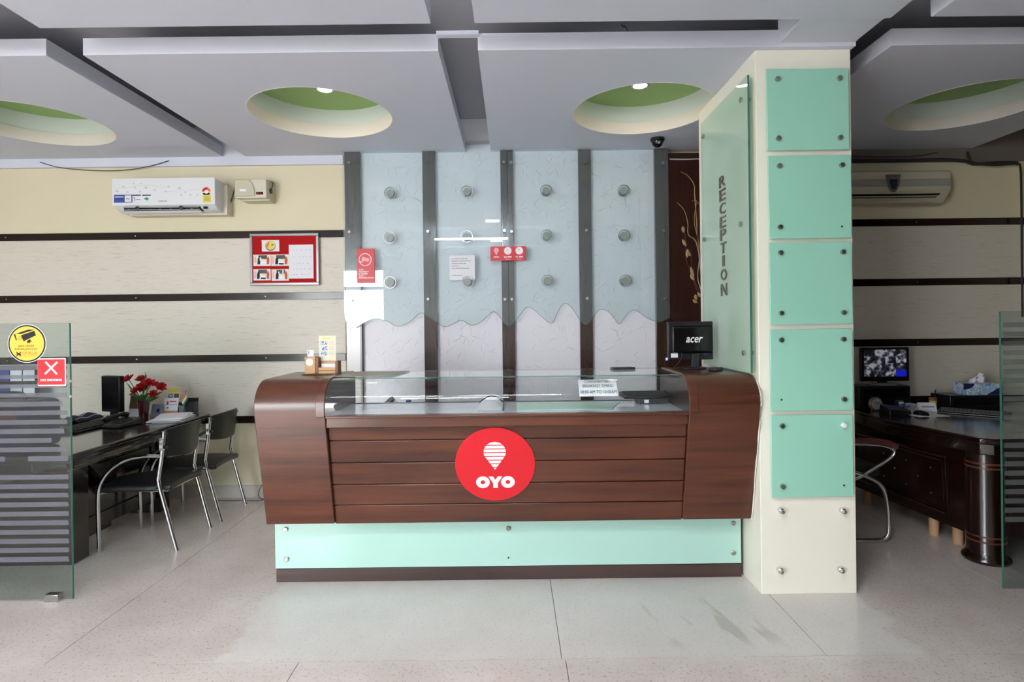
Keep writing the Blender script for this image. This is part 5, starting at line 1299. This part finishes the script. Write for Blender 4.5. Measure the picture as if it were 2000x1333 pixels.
# things lying on the display shelf and staff worktop
ZSH = 0.933
kb_box = thing('flat_box', 'flat dark box under the keyboard on the display shelf', 'box', (0.80, 3.27, ZSH))
part('carton', MB().box(0.71, 0.87, 3.20, 3.345, ZSH, ZSH+0.030), 'dark_grey_plastic', kb_box, bevel=0.003)
part('carton_label', MB().box(0.735, 0.76, 3.1988, 3.1998, ZSH+0.006, ZSH+0.024), 'paper', kb_box)
keyboard('black keyboard lying on a box inside the counter', 0.79, 3.27, ZSH+0.030, 0.05, 0.34, 0.13)
def bottle(name, label, x, y, capmat, h):
    t = thing(name, label, 'bottle', (x, y, 0.73))
    z = 0.73
    part('bottle_body', MB().lathe([(0.030, 0), (0.033, 0.006), (0.033, h*0.62), (0.026, h*0.76), (0.013, h*0.88), (0.012, h*0.93)], (x, y, z), 20), 'clear_plastic', t)
    part('bottle_cap', MB().lathe([(0.0155, h*0.90), (0.0165, h*0.905), (0.0165, h-0.002), (0.014, h)], (x, y, z), 18), capmat, t)
p = W(798, 782, 3.58); bottle('water_bottle', 'clear water bottle with blue cap behind the counter glass', p.x, 3.58, 'bottle_blue', p.z-0.73)
p = W(1072, 783, 3.58); bottle('juice_bottle', 'bottle with orange cap behind the counter glass', p.x, 3.58, 'bottle_orange', p.z-0.73)
rf = thing('red_register', 'dark red register book lying tilted behind the counter glass', 'book', (-0.80, 3.56, 0.73), 0.25)
for nm, zz, mt in (('cover', 0.0, 'dark_red_cover'), ('pages', 0.012, 'paper'), ('cover', 0.05, 'dark_red_cover')):
    hgt = 0.012 if nm == 'cover' else 0.038
    mb = MB().box(-0.12, 0.12, -0.09, 0.09, zz, zz+hgt); Mr = Matrix.Translation((0, 0, 0.085)) @ Matrix.Rotation(-0.72, 4, 'Y'); mb.v = [Mr @ q for q in mb.v]
    part(nm, mb, mt, rf, local=True)
ms = MB().hexa([(0.02, 3.02, ZSH+0.0005), (0.52, 3.02, ZSH+0.0005), (0.62, 3.30, ZSH+0.0005), (0.02, 3.30, ZSH+0.0005)], [(0.02, 3.02, ZSH+0.004), (0.52, 3.02, ZSH+0.004), (0.62, 3.30, ZSH+0.004), (0.02, 3.30, ZSH+0.004)])
single('mint_reflection', 'pale green sheet standing in for a reflection on the display shelf', 'sheet', ms, 'mint_reflection')  # reflection over the shelf, painted as an added pale green sheet
wt = thing('paper_tray', 'white paper in a small black arched tray on the display shelf', 'tray', (-0.12, 3.20, ZSH))
rows_ = [[(-0.19+0.13*j/8, 3.02+0.30*i/6, ZSH+0.002+0.034*math.sin(PI*j/8)*(i/6)) for j in range(9)] for i in range(7)]
part('paper_sheet', MB().grid(rows_, (0, 0, 0.001)), 'paper', wt)
part('arch', MB().tube([(-0.195+0.14*j/8, 3.325, ZSH+0.004+0.036*math.sin(PI*j/8)) for j in range(9)], 0.004, 6), 'black_plastic', wt)
part('side_bar', MB().tube([(-0.052, 3.325, ZSH+0.004), (-0.052, 3.02, ZSH+0.004)], 0.004, 6), 'black_plastic', wt)

# ================================================================== dried branches behind the counter
YB_ = 4.36
rx = W(1392, 700, YB_).x
br_ = thing('dried_branches', 'dried branches with pale seed pods standing against dark wood panel', 'branches', (rx, YB_, 0))
part('floor_vase', MB().lathe([(0.09, 0), (0.11, 0.02), (0.13, 0.25), (0.10, 0.50), (0.06, 0.60), (0.07, 0.66), (0.06, 0.66), (0.05, 0.6), (0.09, 0.45), (0.09, 0.03)], (rx, YB_, 0), 28), 'vase_maroon', br_)
def bc(x, y): return (1260+x/3.6, 270+y/3.6)
def stemc(pts, r0, mat):
    w_ = [Vector((rx+random.uniform(-.02, .02), YB_, 0.62))]+[W(*bc(x, y), YB_+random.uniform(-0.03, 0.03)) for x, y in pts]
    q = smooth_path(w_, 6); n = len(q)
    part('stem', MB().tube(q, [r0*(1-0.7*i/n) for i in range(n)], 5), mat, br_)
stemc([(430, 1230), (385, 880), (350, 420), (345, 330), (300, 265), (248, 235)], 0.006, 'branch_tan')
stemc([(425, 1240), (370, 770), (305, 680), (300, 600), (275, 510), (228, 455)], 0.006, 'branch_tan')
stemc([(430, 1200), (405, 870), (375, 720), (345, 580), (365, 440)], 0.005, 'branch_tan')
stemc([(440, 1200), (400, 900), (388, 640), (400, 520), (360, 440), (328, 445)], 0.005, 'branch_tan')
stemc([(430, 1240), (400, 1000), (370, 740), (372, 560), (385, 430)], 0.006, 'branch_dark')
stemc([(430, 1240), (395, 1080), (370, 980), (380, 860)], 0.004, 'cable_white')
stemc([(425, 1250), (330, 960), (290, 850), (285, 700), (268, 640)], 0.005, 'branch_dark')
stemc([(425, 1250), (360, 1060), (330, 960), (325, 780)], 0.005, 'branch_dark')
for (x, y, tx_, ty_) in ((264, 620, 272, 665), (262, 712, 288, 760), (300, 780, 296, 840), (290, 790, 320, 830), (320, 905, 342, 990), (318, 960, 345, 1000), (352, 1100, 362, 1140), (335, 1138, 368, 1160), (370, 1085, 392, 1120)):
    A, B = W(*bc(x, y), YB_-0.03), W(*bc(tx_, ty_), YB_-0.03)
    part('seed_pod', MB().tube([A, A.lerp(B, 0.3), A.lerp(B, 0.65), B], [0.003, 0.012, 0.013, 0.003], 7), 'pod_tan', br_)

# ================================================================== side office on the right
# wall air conditioner with ribbed band and shield badge
DA = 4.46
rx0, rx1 = 2.15, W(1858, 365, DA).x
rz1, rz0 = W(1765, 332, DA).z, W(1765, 397, 4.5).z
ac2 = thing('air_conditioner', 'beige wall air conditioner with ribbed band and shield badge', 'air conditioner', ((rx0+rx1)/2, YW, rz0))
hh = rz1-rz0
prof = [(YW, rz1), (YW, rz0+0.01), (4.60, rz0), (4.54, rz0+0.004), (DA+0.02, rz0+hh*0.28), (DA, rz0+hh*0.36), (DA, rz1-0.012), (DA+0.03, rz1)]
part('body', MB().prism(prof, lambda a, b, d: Vector((d, a, b)), rx0, rx1), 'beige_plastic', ac2, bevel=0.006)
for i in range(7):
    z = rz0+hh*0.50+i*hh*0.034
    part('rib', MB().box(rx0, rx1-0.004, DA-0.003, DA, z-0.002, z+0.002), 'grey_plastic', ac2)
part('outlet', MB().hexa([(rx0, 4.476, rz0+hh*0.27), (rx1-0.07, 4.476, rz0+hh*0.27), (rx1-0.10, 4.528, rz0+hh*0.09), (rx0, 4.528, rz0+hh*0.09)], [(rx0, 4.53, rz0+hh*0.27), (rx1-0.07, 4.53, rz0+hh*0.27), (rx1-0.10, 4.56, rz0+hh*0.09), (rx0, 4.56, rz0+hh*0.09)]), 'gloss_black', ac2)
part('vane', MB().box(rx0, rx1-0.08, 4.478, 4.50, rz0+hh*0.19, rz0+hh*0.21), 'beige_plastic', ac2)
part('vane', MB().box(rx0, rx1-0.12, 4.50, 4.54, rz0+hh*0.02, rz0+hh*0.05), 'beige_plastic', ac2)
p = W(1744, 357, DA)
def shield(s_): return [(p.x-0.058*s_, p.z+0.062*s_), (p.x+0.058*s_, p.z+0.062*s_), (p.x+0.046*s_, p.z-0.02*s_), (p.x+0.022*s_, p.z-0.068*s_), (p.x, p.z-0.078*s_), (p.x-0.022*s_, p.z-0.068*s_), (p.x-0.046*s_, p.z-0.02*s_)]
bd = part('badge', flatpoly(shield(1.0), DA-0.008, DA), 'frame_grey', ac2, smooth=False)
part('badge_ring', flatpoly([(x, z-0.012) for x, z in shield(0.55)], DA-0.010, DA-0.008), 'ink_black', bd, smooth=False)
part('badge_face', flatpoly([(x, z-0.012) for x, z in shield(0.42)], DA-0.012, DA-0.010), 'dark_grey_plastic', bd, smooth=False)

# desk
dk = thing('executive_desk', 'dark glossy desk with a round column leg in the side office', 'desk', (3.1, 3.85, 0))
tp = [(2.55, 4.50), (2.49, 3.83), (2.605, 3.20), (2.66, 3.16), (3.75, 3.16), (3.75, 4.50)]
part('desk_top', MB().prism(tp, lambda a, b, d: Vector((a, b, d)), ZD-0.035, ZD), 'desk_wood', dk, bevel=0.008)
tp2 = [(2.58, 4.48), (2.52, 3.85), (2.63, 3.23), (2.68, 3.19), (3.72, 3.19), (3.72, 4.48)]
part('top_frieze', MB().prism(tp2, lambda a, b, d: Vector((a, b, d)), ZD-0.10, ZD-0.035), 'desk_wood', dk, bevel=0.006)
lc = W(1925, 1000, 3.30)
part('column_leg', MB().lathe([(0.112, 0), (0.118, 0.015), (0.112, 0.03), (0.098, 0.045), (0.094, 0.06), (0.094, ZD-0.10)], (lc.x, 3.30, 0), 40), 'desk_wood_tall', dk)
for zz in (0.12, 0.15, 0.54, 0.565):
    part('column_band', MB().lathe([(0.0935, zz-0.006), (0.0955, zz-0.004), (0.0955, zz+0.004), (0.0935, zz+0.006)], (lc.x, 3.30, 0), 40), 'counter_wood', dk)
# side board from the column back along the desk
A0, A1 = Vector((2.66, 3.36, 0)), Vector((2.56, 4.46, 0))
dn = (A1-A0).normalized(); nn = Vector((-dn.y, dn.x, 0)); nn = nn if nn.x < 0 else -nn
def sb(t_, z, d): q = A0+dn*t_+nn*d; return Vector((q.x, q.y, z))
Lb = (A1-A0).length
part('side_board', MB().hexa([sb(0, 0.13, 0), sb(Lb, 0.13, 0), sb(Lb, ZD-0.10, 0), sb(0, ZD-0.10, 0)], [sb(0, 0.13, -0.03), sb(Lb, 0.13, -0.03), sb(Lb, ZD-0.10, -0.03), sb(0, ZD-0.10, -0.03)]), 'desk_wood_tall', dk)
part('board_moulding', MB().tube([sb(0.14, 0.20, 0.004), sb(Lb-0.15, 0.20, 0.004), sb(Lb-0.15, 0.54, 0.004), sb(0.14, 0.54, 0.004)], 0.009, 6, True), 'desk_wood', dk)
part('board_moulding', MB().tube([sb(0.165, 0.225, 0.003), sb(Lb-0.175, 0.225, 0.003), sb(Lb-0.175, 0.515, 0.003), sb(0.165, 0.515, 0.003)], 0.005, 6, True), 'desk_wood', dk)
for i, (t_, z) in enumerate([(0.26, 0.29), (0.26, 0.45), (0.36, 0.37), (0.46, 0.29), (0.46, 0.45), (0.56, 0.37), (0.66, 0.29), (0.66, 0.45)]):
    q = sb(t_, z, 0.0); part('stud', MB().cyl(q, q+nn*0.004, 0.006, 0.004, 10), 'steel', dk)
part('near_board', MB().box(2.80, 3.70, 3.24, 3.27, 0.13, ZD-0.10), 'desk_wood_tall', dk)
for (u, v) in ((1832, 1034), (1878, 1050)):
    q = G(u, v); part('wooden_foot', MB().lathe([(0.026, 0), (0.028, 0.01), (0.028, 0.13)], (q.x-0.10 if q.x > 2.75 else q.x, q.y-0.1, 0), 18), 'wood_foot', dk)
part('wooden_foot', MB().lathe([(0.026, 0), (0.028, 0.01), (0.028, 0.13)], (2.66, 4.3, 0), 18), 'wood_foot', dk)
part('end_leg', MB().box(3.60, 3.72, 3.3, 4.45, 0.0, ZD-0.10), 'desk_wood_tall', dk)
# monitor showing camera pictures, on a black cabinet
DM = 4.30
a, b2, z0, z1 = flat_at(1677, 1779, 754, 797, DM)
sb_ = thing('black_speaker_box', 'black box under the camera monitor on the side office desk', 'box', ((a+b2)/2, DM+0.08, ZD))
part('case', MB().box(2.60, b2, DM, DM+0.17, ZD, z1), 'black_plastic', sb_, bevel=0.008)
part('front_grille', MB().box(2.63, b2-0.03, DM-0.003, DM, ZD+0.02, z1-0.02), 'gloss_black', sb_, bevel=0.002)
a, b2, zz0, zz1 = flat_at(1682, 1776, 679, 745, DM+0.06)
cm = thing('camera_monitor', 'black monitor showing a grid of camera pictures in the side office', 'monitor', ((a+b2)/2, DM+0.08, z1))
part('stand_base', MB().lathe([(0.09, 0), (0.09, 0.008), (0.03, 0.014)], ((a+b2)/2, DM+0.09, z1), 24), 'grey_plastic', cm)
part('stand_neck', MB().box((a+b2)/2-0.03, (a+b2)/2+0.03, DM+0.085, DM+0.11, z1+0.008, zz0+0.04), 'black_plastic', cm)
part('casing', MB().box(a, b2, DM+0.06, DM+0.09, zz0, zz1), 'black_plastic', cm, bevel=0.004)
mg = 0.022
for i in range(4):
    for j in range(4):
        wx = (b2-a-2*mg)/4; wz = (zz1-zz0-0.016-0.034)/4
        xx = a+mg+i*wx; zt_ = zz1-0.016-j*wz
        part('camera_tile', MB().box(xx+0.001, xx+wx-0.001, DM+0.0585, DM+0.0598, zt_-wz+0.001, zt_-0.001), 'screen_blue' if (i, j) == (3, 3) else 'camera_feed', cm, smooth=False)
# tissue box on a black recorder
a, b2, z0, z1 = flat_at(1856, 1958, 773, 802, 4.22)
rc_ = thing('black_recorder', 'flat black recorder box under the tissue box', 'box', ((a+b2)/2, 4.30, ZD))
part('case', MB().box(a, b2, 4.22, 4.42, ZD, z1), 'black_plastic', rc_, bevel=0.004)
part('front_strip', MB().box(a+0.02, b2-0.02, 4.2185, 4.22, ZD+0.03, z1-0.02), 'gloss_black', rc_)
tb = thing('tissue_box', 'white and blue tissue box with a tissue sticking out', 'tissue box', (W(1908, 770, 4.30).x, 4.31, z1), -0.10)
L, Wd, hb = 0.125, 0.06, 0.085
part('carton', MB().box(-L, L, -Wd, Wd, 0, hb), 'tissue_print', tb, local=True, bevel=0.002)
part('navy_corner', MB().prism([(-L+0.001, hb-0.001)]+[(-L+0.001+0.075*math.cos(t), hb-0.001-0.045*math.sin(t)) for t in [PI/2*i/8 for i in range(9)]], lambda a, b, d: Vector((a, d, b)), -Wd-0.001, -Wd-0.0002), 'navy_print', tb, local=True, smooth=False)
part('navy_corner', MB().prism([(L-0.09, 0.001), (L-0.001, 0.001), (L-0.001, 0.055)], lambda a, b, d: Vector((a, d, b)), -Wd-0.001, -Wd-0.0002), 'navy_print', tb, local=True, smooth=False)
part('end_panel', MB().box(L+0.0002, L+0.001, -Wd+0.004, Wd-0.004, 0.004, hb-0.004), 'paper', tb, local=True)
part('tissue', MB().grid([[(-0.05+0.10*j/6+0.05*(i/5), 0.015*math.sin(j*1.9+i), hb+0.075*(i/5)*(0.35+0.65*abs(math.sin(0.6+j*0.55)))) for j in range(7)] for i in range(6)]), 'bag_white', tb, local=True)
# alarm clock, small cartons, pen cup, papers, mouse, keyboard
q = G(1708, 802, ZD); ck = thing('round_clock', 'small round gold clock standing before the black box', 'clock', (q.x, 4.20, ZD), 0.1)
part('case', MB().lathe([(0.046, 0), (0.050, -0.006), (0.050, -0.022), (0.044, -0.026)], (0, 0.012, 0.050), 32, 'y'), 'clock_gold', ck, local=True)
part('dial', MB().lathe([(0.040, 0), (0.040, -0.0015)], (0, -0.0138, 0.050), 32, 'y'), 'clock_face', ck, local=True)
for a_ in (0.6, 2.3): part('hand', MB().tube([(0, -0.0165, 0.05), (0.026*math.cos(a_), -0.0165, 0.05+0.026*math.sin(a_))], 0.0015, 5), 'ink_black', ck, local=True)
for s_ in (-1, 1): part('foot', MB().cyl((s_*0.022, 0, 0.012), (s_*0.028, 0, 0), 0.005, 0.005, 8), 'clock_gold', ck, local=True)
for i, (u, w_, h_, lab) in enumerate(((1732, 0.045, 0.075, 'slim dark carton with white top beside the round clock'), (1751, 0.055, 0.055, 'small grey carton between slim carton and name plate'))):
    q = G(u, 797, ZD); t = thing('small_carton', lab, 'carton', (q.x, 4.18, ZD), 0.15*i)
    part('carton', MB().box(-w_/2, w_/2, -0.02, 0.02, 0, h_), ('dark_grey_plastic', 'clock_face')[i], t, local=True, bevel=0.002)
    part('carton_print', MB().box(-w_/2+0.006, w_/2-0.006, -0.021, -0.0202, h_*0.62, h_*0.9), ('paper', 'ink_faint')[i], t, local=True)
q = G(1772, 795, ZD); t = thing('name_plate', 'white printed name plate standing on the side office desk', 'name plate', (q.x, 4.16, ZD+0.0), -0.15)
part('plate', MB().hexa([(-0.06, -0.03, 0.0), (0.06, -0.03, 0.0), (0.06, 0, 0.06), (-0.06, 0, 0.06)], [(-0.06, -0.027, 0.0), (0.06, -0.027, 0.0), (0.06, 0.003, 0.06), (-0.06, 0.003, 0.06)]), 'paper', t, local=True)
part('rear_leg', MB().hexa([(-0.06, 0.003, 0.057), (0.06, 0.003, 0.057), (0.06, 0.03, 0), (-0.06, 0.03, 0)], [(-0.06, 0.0, 0.06), (0.06, 0.0, 0.06), (0.06, 0.033, 0), (-0.06, 0.033, 0)]), 'paper', t, local=True)
part('print_line', MB().box(-0.04, 0.045, -0.0175, -0.0165, 0.028, 0.034), 'ink', t, local=True)
q = G(1784, 789, ZD); pc = thing('pen_cup', 'small yellow and brown cup holding a pen', 'cup', (q.x, 4.30, ZD))
part('cup', MB().lathe([(0.022, 0), (0.024, 0.004), (0.026, 0.075), (0.023, 0.075), (0.021, 0.006)], (q.x, 4.30, ZD), 20), 'yellow_print', pc)
part('cup_band', MB().lathe([(0.0255, 0.056), (0.0268, 0.058), (0.0268, 0.074), (0.0262, 0.076)], (q.x, 4.30, ZD), 20), 'pine_dark', pc)
part('pen', MB().cyl((q.x-0.01, 4.30, ZD+0.008), (q.x+0.022, 4.30, ZD+0.135), 0.004, 0.004, 8), 'ink_black', pc)
q = G(1808, 812, ZD)
single('desk_paper', 'white sheet of paper lying under the mouse', 'paper', MB().hexa([(q.x-0.09, 3.90, ZD+0.0005), (q.x+0.14, 3.92, ZD+0.0005), (q.x+0.05, 4.15, ZD+0.0005), (q.x-0.10, 4.10, ZD+0.0005)], [(q.x-0.09, 3.90, ZD+0.002), (q.x+0.14, 3.92, ZD+0.002), (q.x+0.05, 4.15, ZD+0.002), (q.x-0.10, 4.10, ZD+0.002)]), 'paper')
mo = thing('mouse', 'black computer mouse on the white paper in the side office', 'mouse', (q.x-0.02, 3.98, ZD+0.002), 0.4)
part('shell', MB().lathe([(0.052, 0), (0.054, 0.006), (0.046, 0.018), (0.028, 0.028), (0.004, 0.032)], (0, 0, 0), 24), 'gloss_black', mo, local=True)
for o in [x for x in bpy.data.objects if x.parent == mo]: o.scale = (0.62, 1.0, 1.0)
part('wheel', MB().lathe([(0.006, -0.003), (0.006, 0.003)], (0, -0.03, 0.024), 12, 'x'), 'grey_plastic', mo, local=True)
keyboard('dark keyboard lying on the side office desk', 3.20, 3.97, ZD, -0.75, 0.40, 0.13)
t = thing('card_machine', 'black payment terminal with blue folded slip on the side office desk', 'machine', (G(1752, 812, ZD).x, 4.02, ZD), 0.2)
part('body', MB().hexa([(-0.07, -0.05, 0), (0.11, -0.05, 0), (0.11, 0.05, 0), (-0.07, 0.05, 0)], [(-0.065, -0.045, 0.04), (0.105, -0.045, 0.03), (0.105, 0.045, 0.05), (-0.065, 0.045, 0.075)]), 'black_plastic', t, local=True, bevel=0.006)
part('slip', MB().grid([[(0.085+0.10*j/4, -0.02+0.05*i/3, 0.052+0.012*abs(math.sin(j*1.1))) for j in range(5)] for i in range(4)], (0, 0, 0.001)), 'sky_print', t, local=True)
part('blue_slip', MB().grid([[(0.07+0.05*j/3, -0.03+0.05*i/3, 0.050+0.006*i) for j in range(4)] for i in range(4)], (0, 0, 0.001)), 'blue_print', t, local=True)

# cantilever visitor chairs, partly behind the pillar
def cantilever(label, loc, rz):
    """local: faces +x (towards the desk), width along y"""
    t = thing('cantilever_chair', label, 'chair', loc, rz, 'cantilever visitor chairs')
    for s_ in (-1, 1):
        y = 0.24*s_
        run = smooth_path([(-0.26, y, 0.014), (0.0, y, 0.014), (0.17, y, 0.014), (0.225, y, 0.030), (0.245, y, 0.09), (0.235, y, 0.26), (0.20, y, 0.36), (0.10, y, 0.42), (-0.04, y, 0.47), (-0.20, y, 0.60), (-0.235, y, 0.80)], 6)
        part('frame_tube', MB().tube(run, 0.0125, 10), 'chrome', t, local=True)
        arm = smooth_path([(-0.22, y, 0.60), (-0.06, y, 0.615), (0.12, y, 0.615), (0.24, y, 0.60), (0.285, y, 0.565), (0.25, y, 0.515), (0.14, y, 0.45), (0.04, y, 0.40), (-0.05, y, 0.395), (-0.18, y, 0.40)], 6)
        part('arm_loop', MB().tube(arm, 0.0105, 10), 'chrome', t, local=True)
        pad = smooth_path([(-0.18, y, 0.628), (-0.04, y, 0.636), (0.12, y, 0.636), (0.24, y, 0.622), (0.30, y, 0.592)], 5)
        part('arm_pad', MB().tube(pad, 0.017, 8), 'dark_red_cover', t, local=True)
    part('rear_bar', MB().tube([(-0.26, -0.24, 0.014), (-0.26, 0.24, 0.014)], 0.0125, 10), 'chrome', t, local=True)
    part('cross_bar', MB().tube([(0.10, -0.24, 0.42), (0.10, 0.24, 0.42)], 0.010, 8), 'chrome', t, local=True)
    part('seat', MB().box(-0.22, 0.22, -0.215, 0.215, 0.405, 0.475), 'black_leather', t, local=True, bevel=0.025, seg=3)
    part('backrest', MB().grid([[(-0.225-0.05*i/6+0.03*(j/4-1)**2, 0.215*(j/4-1), 0.52+0.36*i/6) for j in range(9)] for i in range(7)], (-0.035, 0, 0)), 'black_leather', t, local=True, bevel=0.01)
    return t
q = G(1733, 1062)
cc = cantilever('cantilever chrome visitor chair with maroon arm pad nearest the column leg', (2.085, 3.80, 0), 0.0)
copy_tree(cc, (2.02, 4.36, 0), 0.0, 'cantilever chrome visitor chair mostly hidden beside the back wall')
